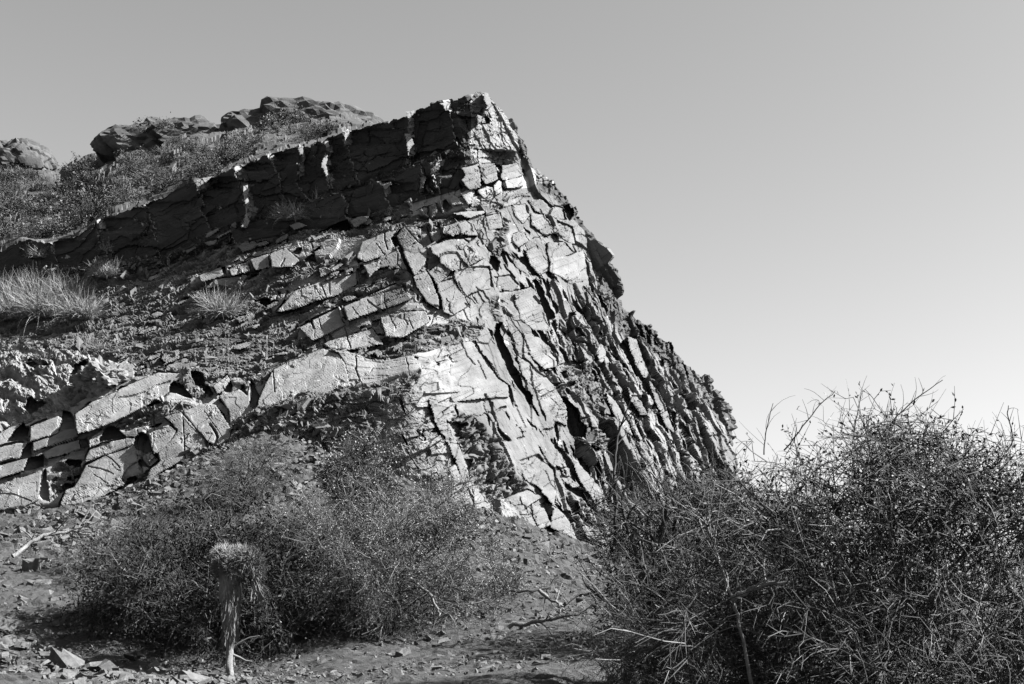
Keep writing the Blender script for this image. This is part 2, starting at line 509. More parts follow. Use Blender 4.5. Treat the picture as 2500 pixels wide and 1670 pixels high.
x1, _, _ = facet((bx_ + jw * 2) / .5, (by_ + jw * 2) / .55, 171, .8)
d_blade = d_blade * (.75 + .55 * sstep(.25, .75, vnoise(bx_ * 1.1, by_ * 1.1, 172))) + .028 * x1 + .012 * m2a
blady = sstep(0, 1, (PX - np.interp(PY, [600, 760, 900, 1100, 1350], [1400, 1360, 1330, 1330, 1300])) / 90 + .5 * fbm(PX / 70, PY / 70, 75, 3))
d_face = (1 - .75 * calm) * (blady * d_blade + (1 - blady) * d_block) + .004 * h4 + .012 * fbm(AL * 1.5, AC * 2.4, 66, 5, .55)
z1, ze1, _ = facet((bx_ + .3 * by_ + jw) / .13, (by_ + jw) / .075, 76, .9)
z2, ze2, _ = facet((bx_ - .2 * by_) / .065, by_ / .05, 77, .9)
fine = (.3 + .7 * patch) * (1 - .6 * calm) * (.010 * z1 + .007 * z2)
d_face = d_face + fine
d_ris = d_ris + (.08 + .7 * broken) * (.009 * z1 + .006 * z2)
D = rub * d_rub + slab * ((1 - face) * d_ris + face * d_face)

# nodular pocket low on the nose: packed rounded lumps
nod = [(1100,1000),(1150,1005),(1190,1040),(1230,1090),(1250,1140),(1285,1190),(1300,1215),(1260,1235),(1205,1225),(1165,1180),(1145,1120),(1115,1060)]
c_, dd = inside(jx, jy, nod)
nm = np.where(c_, np.clip(dd / 8, 0, 1), 0)
nx_ = PX + 14 * fbm(PX / 24, PY / 24, 78, 3); ny_ = PY + 14 * fbm(PX / 24 + 7, PY / 24, 79, 3)
n1f, q1e, q1 = facet(nx_ / 30, ny_ / 22, 71, 1.0)
n2f, q2e, q2 = facet(nx_ / 13, ny_ / 10, 72, 1.0)
D = D * (1 - .8 * nm) + nm * (-.22 + .10 * n1f + .16 * (1 - q1 ** 2) + .06 * n2f + .05 * (1 - q2 ** 2) - .07 * np.exp(-(q1e / .1) ** 2))

# crumbly right-hand shoulder below the skyline
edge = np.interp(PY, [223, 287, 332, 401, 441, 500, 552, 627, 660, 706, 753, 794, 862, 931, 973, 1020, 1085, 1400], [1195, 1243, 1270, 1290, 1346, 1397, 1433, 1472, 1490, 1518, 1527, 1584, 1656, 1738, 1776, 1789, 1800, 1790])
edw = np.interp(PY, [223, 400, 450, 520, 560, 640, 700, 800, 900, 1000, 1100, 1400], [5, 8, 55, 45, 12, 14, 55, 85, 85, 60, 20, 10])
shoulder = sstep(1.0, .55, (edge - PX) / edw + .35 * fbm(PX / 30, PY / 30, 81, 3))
k1, ke, _ = facet(PX / 30, PY / 24, 82, .9)
k2, _, _ = facet(PX / 13, PY / 10, 83, .9)
D = D * (1 - .6 * shoulder) + shoulder * (.055 * k1 + .030 * k2 + .04 * fbm(PX / 14, PY / 14, 84, 4))

# pale crumbly earth bank on the left
bank_poly = [(-150,830),(0,815),(60,850),(150,862),(215,858),(262,872),(335,905),(320,925),(215,965),(140,1000),(0,1052),(-150,1105)]
c_, dd = inside(jx, jy, bank_poly)
bank = np.where(c_, np.clip(dd / 5, 0, 1), 0)
b1, _, _, _, _, bq, _ = cells(PX / 60, PY / 34, 91)
b2, _, _, _, _, bq2, _ = cells(PX / 17, PY / 10, 92)
bk1, _, _ = facet(PX / 22, PY / 14, 94, 1.0)
bk2, _, _ = facet(PX / 10, PY / 7, 95, 1.0)
bk3, _, _ = facet(PX / 5.5, PY / 4.5, 96, 1.0)
D = D * (1 - .75 * bank) + bank * (.22 * (1 - (bq / .8) ** 2) * (.2 + b1) + .035 * bk1 + .022 * bk2 + .012 * bk3 + .05 * fbm(PX / 30, PY / 18, 93, 3) - .1)

# --- recesses traced where joints have dropped their blocks (deep enough for the sun to miss their floors)
HOLES = [ZE(p) for p in (
 [(35,790),(100,690),(190,605),(215,650),(245,650),(240,760),(120,775)],
 [(480,680),(490,620),(510,600),(505,560),(520,510),(575,520),(600,560),(622,655),(540,665)],
 [(160,905),(175,830),(235,765),(265,770),(258,890)],
 [(650,815),(655,770),(640,730),(680,715),(710,725),(728,815),(690,820)],
 [(190,1000),(235,890),(340,865),(355,855),(362,965),(270,995)],
 [(810,745),(850,680),(900,640),(970,645),(990,690),(1040,730),(900,760),(825,775)],
 [(1095,790),(1110,740),(1150,695),(1210,705),(1250,840),(1210,865),(1120,840)],
 [(1125,925),(1160,890),(1210,960),(1250,990),(1140,965)],
 [(1250,870),(1285,850),(1305,915),(1280,910)],
 [(1380,360),(1390,300),(1420,270),(1500,290),(1530,340),(1570,380),(1580,410),(1520,400),(1440,365)],
 [(1560,200),(1600,190),(1670,230),(1680,290),(1720,310),(1755,370),(1720,385),(1640,330),(1600,290),(1570,250)],
 [(1825,345),(1885,255),(1905,300),(1890,350)],
 [(1965,330),(1970,300),(2000,300),(2025,380),(2000,390)],
 [(2040,300),(2060,265),(2090,290),(2095,330),(2135,400),(2145,465),(2080,490),(2040,470),(2055,400),(2060,360)],
 [(1785,410),(1825,400),(1875,505),(1820,455)],
 [(1770,480),(1840,540),(1870,640),(1820,580)],
 [(375,975),(385,1090),(400,1130),(415,1270),(350,1250),(315,1200),(330,1140),(345,1010)],
 [(530,1070),(550,1040),(650,1015),(660,1040),(610,1070)],
 [(495,1160),(520,1100),(605,1080),(610,1130),(540,1165)],
 [(530,940),(560,900),(690,915),(670,960),(620,975)],
 [(1020,1115),(1040,1060),(1110,1045),(1135,1080),(1090,1100)],
 [(1150,1110),(1160,1050),(1210,1010),(1215,1060),(1190,1110)],
 [(1180,490),(1240,435),(1330,440),(1260,470),(1210,485)],
 [(1200,650),(1250,610),(1330,595),(1290,640)],
 [(690,470),(720,435),(750,435),(740,465)],
 [(945,350),(990,310),(1045,310),(1010,335)],
 [(545,300),(560,220),(600,140),(700,110),(790,130),(820,230),(870,330),(780,370),(690,375),(640,340)],  # shaded side of a mound, cut as a recess
 [(190,500),(230,430),(270,410),(400,460),(300,500),(250,530)],
 [(120,130),(240,80),(340,130),(440,150),(430,185),(290,185)],
 [(1880,740),(1890,680),(1920,640),(1990,650),(1930,700),(1915,740)],
 [(1700,810),(1790,800),(1770,820),(1700,830)],
)] + [ZB(p) for p in (
 [(215,710),(270,680),(300,740),(340,830),(350,870),(400,960),(440,1060),(420,1075),(360,1000),(320,930),(290,850),(250,770)],
 [(230,690),(300,610),(340,600),(290,660),(270,690)],
 [(545,1035),(580,1045),(640,1120),(660,1160),(690,1220),(722,1300),(700,1330),(710,1390),(670,1380),(665,1310),(630,1220),(610,1160),(570,1090)],
 [(1350,830),(1440,900),(1490,880),(1500,860),(1560,960),(1640,1070),(1560,1070),(1500,1010),(1440,940),(1390,880)],
 [(1560,1110),(1610,1100),(1680,1230),(1700,1300),(1740,1380),(1785,1465),(1710,1520),(1650,1380),(1640,1330),(1600,1220)],
 [(1630,1080),(1690,1110),(1730,1220),(1760,1300),(1820,1360),(1820,1420),(1790,1440),(1750,1340),(1700,1210)],
 [(1150,880),(1200,880),(1250,950),(1230,1050),(1190,1010),(1140,950)],
 [(1270,970),(1300,980),(1400,1100),(1390,1120),(1340,1060)],
 [(1420,1150),(1450,1160),(1470,1215),(1440,1225)],
 [(1000,240),(1040,250),(1060,290),(1130,330),(1070,320),(1010,290)],
 [(1065,90),(1110,130),(1120,210),(1070,215)],
 [(1205,0),(1290,20),(1280,60),(1255,150),(1240,50),(1215,30)],
 [(695,350),(740,325),(770,380),(800,410),(740,455),(705,410)],
 [(635,365),(665,375),(710,480),(680,465),(650,410)],
 [(545,400),(575,400),(590,510),(560,500)],
 [(1480,40),(1520,40),(1530,115),(1480,100)],
 [(690,945),(800,1020),(780,1030),(700,960)],
 [(560,660),(600,700),(620,745),(600,730),(575,690)],
 [(640,760),(700,690),(870,690),(980,680),(960,720),(800,730),(700,745),(660,780)],
 [(720,500),(860,490),(1000,500),(960,530),(780,545),(700,530)],
 [(1850,400),(1940,380),(1970,500),(1900,560),(1870,480)],
 [(1480,600),(1560,650),(1550,680),(1490,640)],
 [(1410,780),(1440,790),(1450,850),(1420,850)],
 [(1890,1560),(1880,1490),(1900,1440),(1960,1430),(1940,1460),(1915,1500)],
 [(1110,760),(1160,820),(1210,870),(1180,870),(1120,800)],
)] + [ZA(p) for p in (
 [(1640,1000),(1700,950),(1740,1050),(1760,1090),(1690,1150),(1640,1160),(1640,1080)],
 [(1560,980),(1600,1000),(1650,1160),(1620,1120)],
 [(1450,1020),(1530,1010),(1540,1080),(1500,1070)],
 [(1360,990),(1410,975),(1400,1010)],
 [(285,1040),(330,1000),(395,990),(410,1070),(350,1060)],
 [(745,990),(800,950),(830,1000),(780,1010)],
 [(750,880),(780,875),(785,930),(750,930)],
 [(595,970),(620,960),(640,1000),(610,1000)],
 [(1040,860),(1090,815),(1140,815),(1110,880),(1070,880)],
 [(1140,920),(1250,865),(1260,930),(1190,935)],
 [(895,860),(920,850),(930,890),(910,900)],
 [(650,1320),(830,1290),(830,1350),(780,1370)],
 [(600,1100),(700,1030),(760,1020),(700,1090)],
 [(1280,1440),(1315,1430),(1310,1470)],
 [(1785,1490),(1880,1480),(1850,1568),(1790,1568)],
 [(2010,1430),(2050,1420),(2080,1550),(2050,1560)],
 [(1280,640),(1560,540),(1615,620),(1580,640),(1290,670)],
 [(1200,860),(1320,790),(1310,820),(1230,870)],
)] + [ZC(p) for p in (
 [(430,350),(480,350),(490,450),(520,540),(580,640),(610,740),(680,850),(700,940),(780,1040),(770,1120),(840,1240),(820,1240),(750,1130),(720,1060),(640,960),(580,880),(520,760),(490,680),(440,560),(410,460)],
 [(200,515),(240,530),(300,630),(360,690),(410,770),(470,870),(440,860),(370,750),(310,680),(250,590)],
 [(960,350),(1000,310),(1030,420),(1060,490),(1070,590),(1030,540),(990,430)],
 [(690,405),(800,440),(870,480),(930,510),(980,590),(1025,640),(1020,700),(990,650),(940,570),(900,510),(840,480),(760,430)],
 [(1095,310),(1150,270),(1180,290),(1140,300),(1135,370),(1170,440),(1120,450),(1105,380)],
 [(1390,520),(1410,430),(1470,410),(1520,440),(1490,480),(1440,520)],
 [(1640,540),(1680,480),(1725,570),(1770,660),(1790,770),(1815,850),(1770,850),(1720,740),(1670,620)],
 [(1470,570),(1540,540),(1600,640),(1650,730),(1690,790),(1650,780),(1580,680),(1500,620)],
 [(1360,710),(1380,660),(1430,670),(1430,710)],
 [(1340,740),(1420,760),(1450,840),(1400,830)],
 [(1845,880),(1870,870),(1910,960),(1920,1020),(1880,990)],
 [(1990,700),(2040,680),(2070,720),(2040,770),(2000,750)],
 [(1045,820),(1090,810),(1110,870),(1080,900),(1060,860)],
 [(1060,950),(1100,960),(1190,1050),(1150,1050),(1090,1000)],
 [(960,920),(1060,930),(1000,980)],
 [(1030,1050),(1080,1040),(1150,1120),(1200,1170),(1240,1270),(1290,1350),(1300,1430),(1250,1450),(1170,1420),(1120,1330),(1100,1200),(1050,1110)],
 [(1440,1020),(1540,1070),(1540,1100),(1480,1100)],
 [(1470,1110),(1560,1120),(1600,1260),(1560,1320),(1510,1250),(1480,1180)],
 [(1630,1010),(1680,1020),(1760,1140),(1830,1240),(1780,1230),(1690,1120)],
 [(1540,850),(1590,880),(1660,950),(1620,940)],
 [(580,520),(620,560),(630,650),(700,720),(740,800),(710,790),(660,710),(610,640)],
 [(550,940),(570,940),(600,1050),(615,1170),(590,1120),(560,1030)],
 [(360,1190),(420,1210),(440,1290),(400,1250)],
 [(430,1320),(470,1400),(550,1500),(490,1490),(440,1410)],
 [(1250,280),(1290,290),(1330,420),(1350,500),(1310,470)],
 [(1250,640),(1290,650),(1360,730),(1330,720)],
 [(1870,1350),(1930,1400),(1900,1480),(1850,1450)],
 [(2080,1190),(2150,1200),(2156,1350),(2120,1300)],
 [(1700,1180),(1760,1230),(1800,1330),(1850,1500),(1810,1440),(1760,1330)],
 [(1890,760),(1920,820),(1990,960),(1960,930)],
 [(2050,1180),(2100,1280),(2150,1390),(2120,1370)],
)] + [ZD(p) for p in (
 [(1290,480),(1380,540),(1450,650),(1500,730),(1500,840),(1440,770),(1370,640)],
 [(1500,660),(1560,720),(1620,850),(1660,990),(1700,1080),(1760,1150),(1760,1260),(1700,1220),(1640,1080),(1580,950),(1540,800)],
 [(1240,870),(1320,920),(1440,930),(1500,1040),(1580,1150),(1560,1170),(1470,1090),(1400,1030),(1300,970),(1250,930)],
 [(1165,1060),(1250,1110),(1350,1150),(1390,1230),(1330,1240),(1250,1170),(1190,1120)],
 [(1180,1140),(1300,1290),(1430,1410),(1530,1470),(1420,1440),(1330,1340)],
 [(1330,1060),(1380,1080),(1430,1190),(1550,1240),(1620,1260),(1630,1320),(1530,1280),(1420,1280),(1350,1140)],
 [(1390,1330),(1440,1340),(1520,1450),(1480,1450)],
 [(1670,1440),(1760,1460),(1750,1510),(1680,1490)],
 [(1450,560),(1530,500),(1580,570),(1540,610),(1480,600)],
 [(540,200),(600,240),(630,300),(590,280)],
 [(610,330),(650,400),(740,490),(690,510),(640,440)],
 [(110,240),(180,290),(260,300),(330,330),(280,400),(330,440),(250,440),(190,340)],
 [(250,460),(300,540),(350,620),(420,640),(400,720),(430,800),(370,860),(340,720),(300,600)],
 [(710,790),(740,780),(780,830),(750,845)],
 [(530,910),(590,960),(585,1010),(530,970)],
 [(545,850),(600,850),(670,880),(600,905)],
 [(1360,700),(1400,780),(1440,800),(1420,740)],
 [(1010,1300),(1100,1305),(1130,1325),(1040,1330)],
)]
fr = np.random.default_rng(77)
for _ in range(330):                                            # small dropped chips all over the face
    hxp, hyp = fr.uniform(960, 1790), fr.uniform(300, 1330)
    ang = math.atan2(.9, .43) + fr.normal(0, .16) if fr.random() < .75 else fr.normal(-.33, .2)
    L_ = fr.uniform(6, 26) * (1.5 if hxp > 1330 and hyp > 700 else 1); W_ = L_ * fr.uniform(.10, .28)
    ux, uy = math.cos(ang), math.sin(ang)
    pts_ = [(-1, fr.uniform(-.3, .3)), (-.4, -fr.uniform(.5, 1)), (.4, -fr.uniform(.4, 1)), (1, fr.uniform(-.3, .3)), (.3, fr.uniform(.4, 1)), (-.5, fr.uniform(.4, 1))]
    HOLES.append([(hxp + a_ * L_ * ux - b_ * W_ * uy, hyp + a_ * L_ * uy + b_ * W_ * ux) for a_, b_ in pts_])
for _ in range(230):                                            # more of them, bigger, on the broken right half
    hyp = fr.uniform(620, 1330); hxp = fr.uniform(np.interp(hyp, [620, 900, 1330], [1230, 1330, 1280]), np.interp(hyp, [620, 900, 1330], [1480, 1700, 1780]))
    ang = math.atan2(.9, .46) + fr.normal(0, .2)
    L_ = fr.uniform(8, 34); W_ = L_ * fr.uniform(.12, .35)
    ux, uy = math.cos(ang), math.sin(ang)
    pts_ = [(-1, fr.uniform(-.3, .3)), (-.4, -fr.uniform(.5, 1)), (.4, -fr.uniform(.4, 1)), (1, fr.uniform(-.3, .3)), (.3, fr.uniform(.4, 1)), (-.5, fr.uniform(.4, 1))]
    HOLES.append([(hxp + a_ * L_ * ux - b_ * W_ * uy, hyp + a_ * L_ * uy + b_ * W_ * ux) for a_, b_ in pts_])
for _ in range(70):                                             # and along the beds on the left
    b_ = int(fr.choice([5, 7, 9, 10, 12, 13])); t_ = fr.uniform(.1, .95)
    hxp = fr.uniform(max(LEFT_END[b_], -100), 1080 if b_ != 13 else 560)
    ya = np.interp(hxp, *np.array(ROWS[b_][0]).T); yb = np.interp(hxp, *np.array(ROWS[b_ + 1][0]).T)
    hyp = ya + (yb - ya) * t_
    w_, h_ = fr.uniform(2, 8), fr.uniform(3, 12)
    HOLES.append([(hxp - w_, hyp + h_ * .2), (hxp - w_ * .3, hyp - h_), (hxp + w_, hyp - h_ * .6), (hxp + w_ * .8, hyp + h_ * .8)])
qx = PX + fbm(PX / 9, PY / 9, 101, 3) * 3.0
qy = PY + fbm(PX / 9 + 40, PY / 9, 102, 3) * 3.0
hole = np.zeros(PX.shape)
front = np.ones(PX.shape, bool); front[:len(top)] = False; front[:, len(COL_C):] = False
for poly in HOLES:
    pa = np.array(poly)
    x, y = pa[:, 0], pa[:, 1]
    area = .5 * abs(np.dot(x, np.roll(y, -1)) - np.dot(y, np.roll(x, -1)))
    per = np.hypot(x - np.roll(x, 1), y - np.roll(y, 1)).sum()
    width = 2.0 * area / per
    depth = float(np.clip(width * MPX * 3.2, .14, .95))
    box = (PX > x.min() - 8) & (PX < x.max() + 8) & (PY > y.min() - 8) & (PY < y.max() + 8) & front
    idx = np.nonzero(box)
    if not len(idx[0]): continue
    c_, dd = inside(qx[idx], qy[idx], poly)
    if x.mean() < 990:                                          # a step: wall on its right side, floor rising to the left
        run = (x.max() - x.min())
        c_, dd = inside(.35 * qx[idx] + .65 * PX[idx], .35 * qy[idx] + .65 * PY[idx], poly)
        ramp = np.clip((PX[idx] - x.min()) / run, 0, 1)
        depth = float(np.clip(run * MPX * 1.5, .12, .85))
        hole[idx] = np.maximum(hole[idx], np.where(c_, np.clip(dd / 1.8, 0, 1), 0) * depth * (.5 + .5 * ramp))
    else:
        hole[idx] = np.maximum(hole[idx], np.where(c_, np.clip(dd / 2.2, 0, 1), 0) * depth)
D = D * (1 - .4 * np.clip(hole * 8, 0, 1))

# --- thin cracks
CRACKS = [(ZE(p), w) for p, w in (
 ([(1480,540),(1560,640),(1700,770)], 1.6), ([(1720,620),(1760,680),(1780,720),(1750,790)], 5), ([(850,865),(920,910),(980,975)], 2.2),
 ([(720,965),(820,985),(930,1025)], 2.2), ([(770,1035),(820,1060),(880,1110)], 2), ([(910,940),(950,985),(985,1000)], 1.6),
 ([(1385,620),(1445,665)], 4), ([(970,410),(1100,390),(1200,355),(1300,300),(1400,270)], 2.2), ([(1680,760),(1695,800)], 5), ([(0,1190),(120,1200),(260,1250)], 2.2),
 ([(2235,180),(2250,360)], 2.4), ([(1670,510),(1790,680),(1850,770)], 1.5), ([(330,850),(440,790),(600,740),(800,680)], 3), ([(480,890),(600,840),(700,830),(900,770)], 3),
 ([(1510,790),(1570,840),(1620,815)], 2))] + [(ZB(p), w) for p, w in (
 ([(680,880),(750,855),(840,855),(890,910),(875,1000)], 4), ([(990,1010),(1080,990),(1150,1000)], 3), ([(1720,490),(1760,520),(1830,550)], 3.4), ([(1720,490),(1755,420)], 3),
 ([(350,600),(440,700),(560,820)], 2.4), ([(860,1130),(930,1250),(1010,1340)], 2), ([(930,1330),(960,1370)], 3), ([(980,1250),(1030,1330)], 3), ([(70,760),(170,880)], 1.5),
 ([(900,810),(930,880),(970,960)], 2), ([(1290,160),(1310,230)], 4), ([(1780,650),(1850,720),(1900,750)], 2.2), ([(1640,440),(1690,520),(1780,640)], 1.8), ([(1700,760),(1720,900)], 2),
 ([(1590,1270),(1640,1330)], 4), ([(0,1320),(100,1390),(200,1420)], 2), ([(0,1270),(210,1200),(300,1180)], 3), ([(60,1370),(130,1330),(190,1290)], 2),
 ([(200,1450),(260,1568)], 2), ([(380,1470),(420,1568)], 2), ([(1010,580),(1060,680),(1100,760)], 4), ([(1520,400),(1530,460)], 5))] + [(ZA(p), w) for p, w in (
 ([(1210,1505),(1240,1568)], 4), ([(1490,1350),(1530,1420),(1555,1500)], 5), ([(1240,1170),(1290,1240),(1330,1290)], 1.8), ([(1310,1150),(1340,1230),(1360,1280)], 2.6), ([(1385,1140),(1395,1260)], 1.8),
 ([(920,970),(960,910)], 3), ([(1750,1300),(1850,1380),(1900,1400)], 2.4), ([(1610,1370),(1690,1480)], 1.8), ([(1290,1490),(1310,1568)], 2), ([(1840,760),(1920,880)], 1.6))] + [(ZC(p), w) for p, w in (
 ([(100,510),(170,660),(230,740)], 2.4), ([(270,700),(330,850),(340,880)], 2), ([(340,1030),(390,1110),(410,1200),(440,1290),(440,1340)], 4.5), ([(480,190),(600,340),(690,450),(760,610)], 2.2),
 ([(800,700),(870,780),(930,830)], 3), ([(760,760),(790,960),(860,1150),(880,1240)], 3), ([(800,100),(850,160)], 4), ([(1180,490),(1260,560),(1370,690)], 3), ([(1070,400),(1130,500)], 5),
 ([(1160,30),(1210,110),(1280,160)], 2.5), ([(1500,640),(1620,820),(1740,1010)], 3.5), ([(1880,700),(1900,800),(2060,1180)], 3), ([(1310,1120),(1400,1220),(1500,1320)], 4), ([(640,1320),(690,1440)], 2), ([(1550,920),(1700,1180)], 3), ([(480,120),(540,160)], 2.5))]
for _ in range(110):
    hxp, hyp = fr.uniform(880, 1780), fr.uniform(330, 1320)
    if hxp < 1000 and hyp > 860: continue
    u_ = fr.random()
    ang = math.atan2(.9, .43) + fr.normal(0, .12) if u_ < .75 else fr.normal(-.33, .12)
    L_ = fr.uniform(6, 30)
    n_ = 5
    pts_ = [(hxp + math.cos(ang) * L_ * (k / (n_ - 1) - .5) * 2 + fr.normal(0, 2.2), hyp + math.sin(ang) * L_ * (k / (n_ - 1) - .5) * 2 + fr.normal(0, 2.2)) for k in range(n_)]
    CRACKS.append((pts_, fr.uniform(1.0, 2.2)))
for _ in range(16):
    b_ = int(fr.choice([5, 7, 9, 10, 12, 13])); hxp = fr.uniform(max(LEFT_END[b_], -100), 1080 if b_ != 13 else 560)
    ya = np.interp(hxp, *np.array(ROWS[b_][0]).T); yb = np.interp(hxp, *np.array(ROWS[b_ + 1][0]).T)
    CRACKS.append(([(hxp, ya), (hxp + fr.normal(4, 3), (ya + yb) / 2), (hxp + fr.normal(10, 5), yb)], fr.uniform(1.2, 3)))
crack = np.zeros(PX.shape)
for line, w in CRACKS:
    la = np.array(line)
    box = (PX > la[:, 0].min() - 14) & (PX < la[:, 0].max() + 14) & (PY > la[:, 1].min() - 14) & (PY < la[:, 1].max() + 14) & front
    idx = np.nonzero(box)
    if not len(idx[0]): continue
    d_, t_ = polydist(qx[idx], qy[idx], line)
    ww = w * (.55 + .45 * np.sin(np.pi * np.clip(t_, .08, .92))) * .62
    crack[idx] = np.maximum(crack[idx], np.clip(1.25 - d_ / ww, 0, 1) * np.clip(w * MPX * 3.2, .05, .2))
D -= crack

# --- the two shadowed top beds: blocks set like saw teeth in plan, so that only their ends turn to the sun
bj1 = hash2(np.floor(PX / 30 + .4 * vnoise(PX / 20, PY / 20, 3)), np.floor(PY / 17 + .4 * vnoise(PX / 20, PY / 20, 4)), 131) - .5
bj2 = hash2(np.floor(PX / 14), np.floor(PY / 8 + PX / 40), 132) - .5
sx_ = qx + 13 * bj1 + 6 * bj2


def sawteeth(joints, x_first):
    """joints: (polyline, end-face width px); depth behind the trend (m)"""
    lines = []
    for line, w in joints:
        la = np.array(line, float)
        if la[0, 1] > la[-1, 1]: la = la[::-1]
        slope = (la[-1, 0] - la[0, 0]) / max(la[-1, 1] - la[0, 1], 1)
        y0, y1 = la[0, 1], la[-1, 1]
        xl = np.interp(qy, la[:, 1], la[:, 0]) + np.where(qy < y0, (qy - y0) * .3, 0) + np.where(qy > y1, (qy - y1) * .3, 0)
        vert = np.clip((qy - y0 + 6) / 6, 0, 1) * np.clip((y1 + 6 - qy) / 6, 0, 1)
        lines.append((xl, np.maximum(2.0, w * vert), (w * MPX * 1.25 + .12) * (.3 + .7 * vert)))
    ends = np.zeros(PX.shape, bool)
    lines.sort(key=lambda q: float(np.median(q[0])))
    dep = np.zeros(PX.shape)
    left = np.full(PX.shape, float(x_first)); a_prev = np.full(PX.shape, .3)
    for xl, w, a in lines:
        span = np.maximum(xl - left, 5)
        m = (sx_ >= left) & (sx_ < xl)
        dep = np.where(m, a_prev * (1 - (sx_ - left) / span), dep)
        m2 = (sx_ >= xl) & (sx_ < xl + w)
        ends |= m2
        dep = np.where(m2, a * (sx_ - xl) / w, dep)
        left = xl + w; a_prev = a
    m = sx_ >= left
    return np.where(m, a_prev * np.clip(1 - (sx_ - left) / 90, 0, 1), dep), ends


J1 = [(Z1([(1500,680),(1510,780),(1530,850),(1510,960)]), 18), (Z1([(1840,440),(1850,500),(1838,560),(1835,630)]), 12), (Z1([(2000,405),(2006,480),(1988,560),(2020,650)]), 14),
      (Z1([(2108,345),(2135,430)]), 20), (Z2([(475,235),(500,300),(472,370),(500,430),(490,540)]), 14), (Z2([(690,160),(745,230)]), 18), (Z1([(1205,650),(1215,710)]), 38),
      (Z2([(955,100),(980,180),(1000,245)]), 24), (Z1([(1660,500),(1675,530)]), 20), (Z1([(1440,560),(1460,595)]), 30), (Z1([(590,900),(600,970)]), 18),
      (Z1([(880,800),(900,820)]), 5), (Z1([(320,1040),(325,1070)]), 8), (Z2([(915,250),(940,310)]), 16)]
J2 = [(Z1([(1410,900),(1430,960)]), 14), (Z2([(575,640),(580,730)]), 12), (Z2([(690,520),(640,620)]), 18), (Z2([(325,680),(350,740)]), 18),
      (Z2([(900,480),(925,560),(850,640),(900,710)]), 44), (Z2([(135,900),(150,960)]), 46)]
w1 = np.isin(BID, (-1, 0)) * 1.0
w1 = np.where(BID == 1, 1 - BT, w1)
w2 = np.where(BID == 1, BT, 0.0) + np.isin(BID, (2,)) * 1.0
w2 = np.where(BID == 3, 1 - BT, w2)
dep1, ends1 = sawteeth(J1, -150)
dep2, ends2 = sawteeth(J2, 560)
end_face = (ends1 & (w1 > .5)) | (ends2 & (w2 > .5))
depth_add = dep1 * w1 + dep2 * w2
ragg, _, _ = facet(U / .5 + wj, V / .28, 121, .6)
ragb, _, _ = facet(U / 1.3, V / .5, 122, .6)
depth_add = depth_add + (w1 + .6 * w2) * (.05 * ragg + .08 * ragb + .10 * fbm(U * .9, V * 1.6, 123, 4)) * front
depth_add = depth_add * sstep(1290, 1230, PX)
depth_add = depth_add + hole
RAY = ray(PX, PY); RAY = RAY / np.linalg.norm(RAY, axis=-1, keepdims=True)

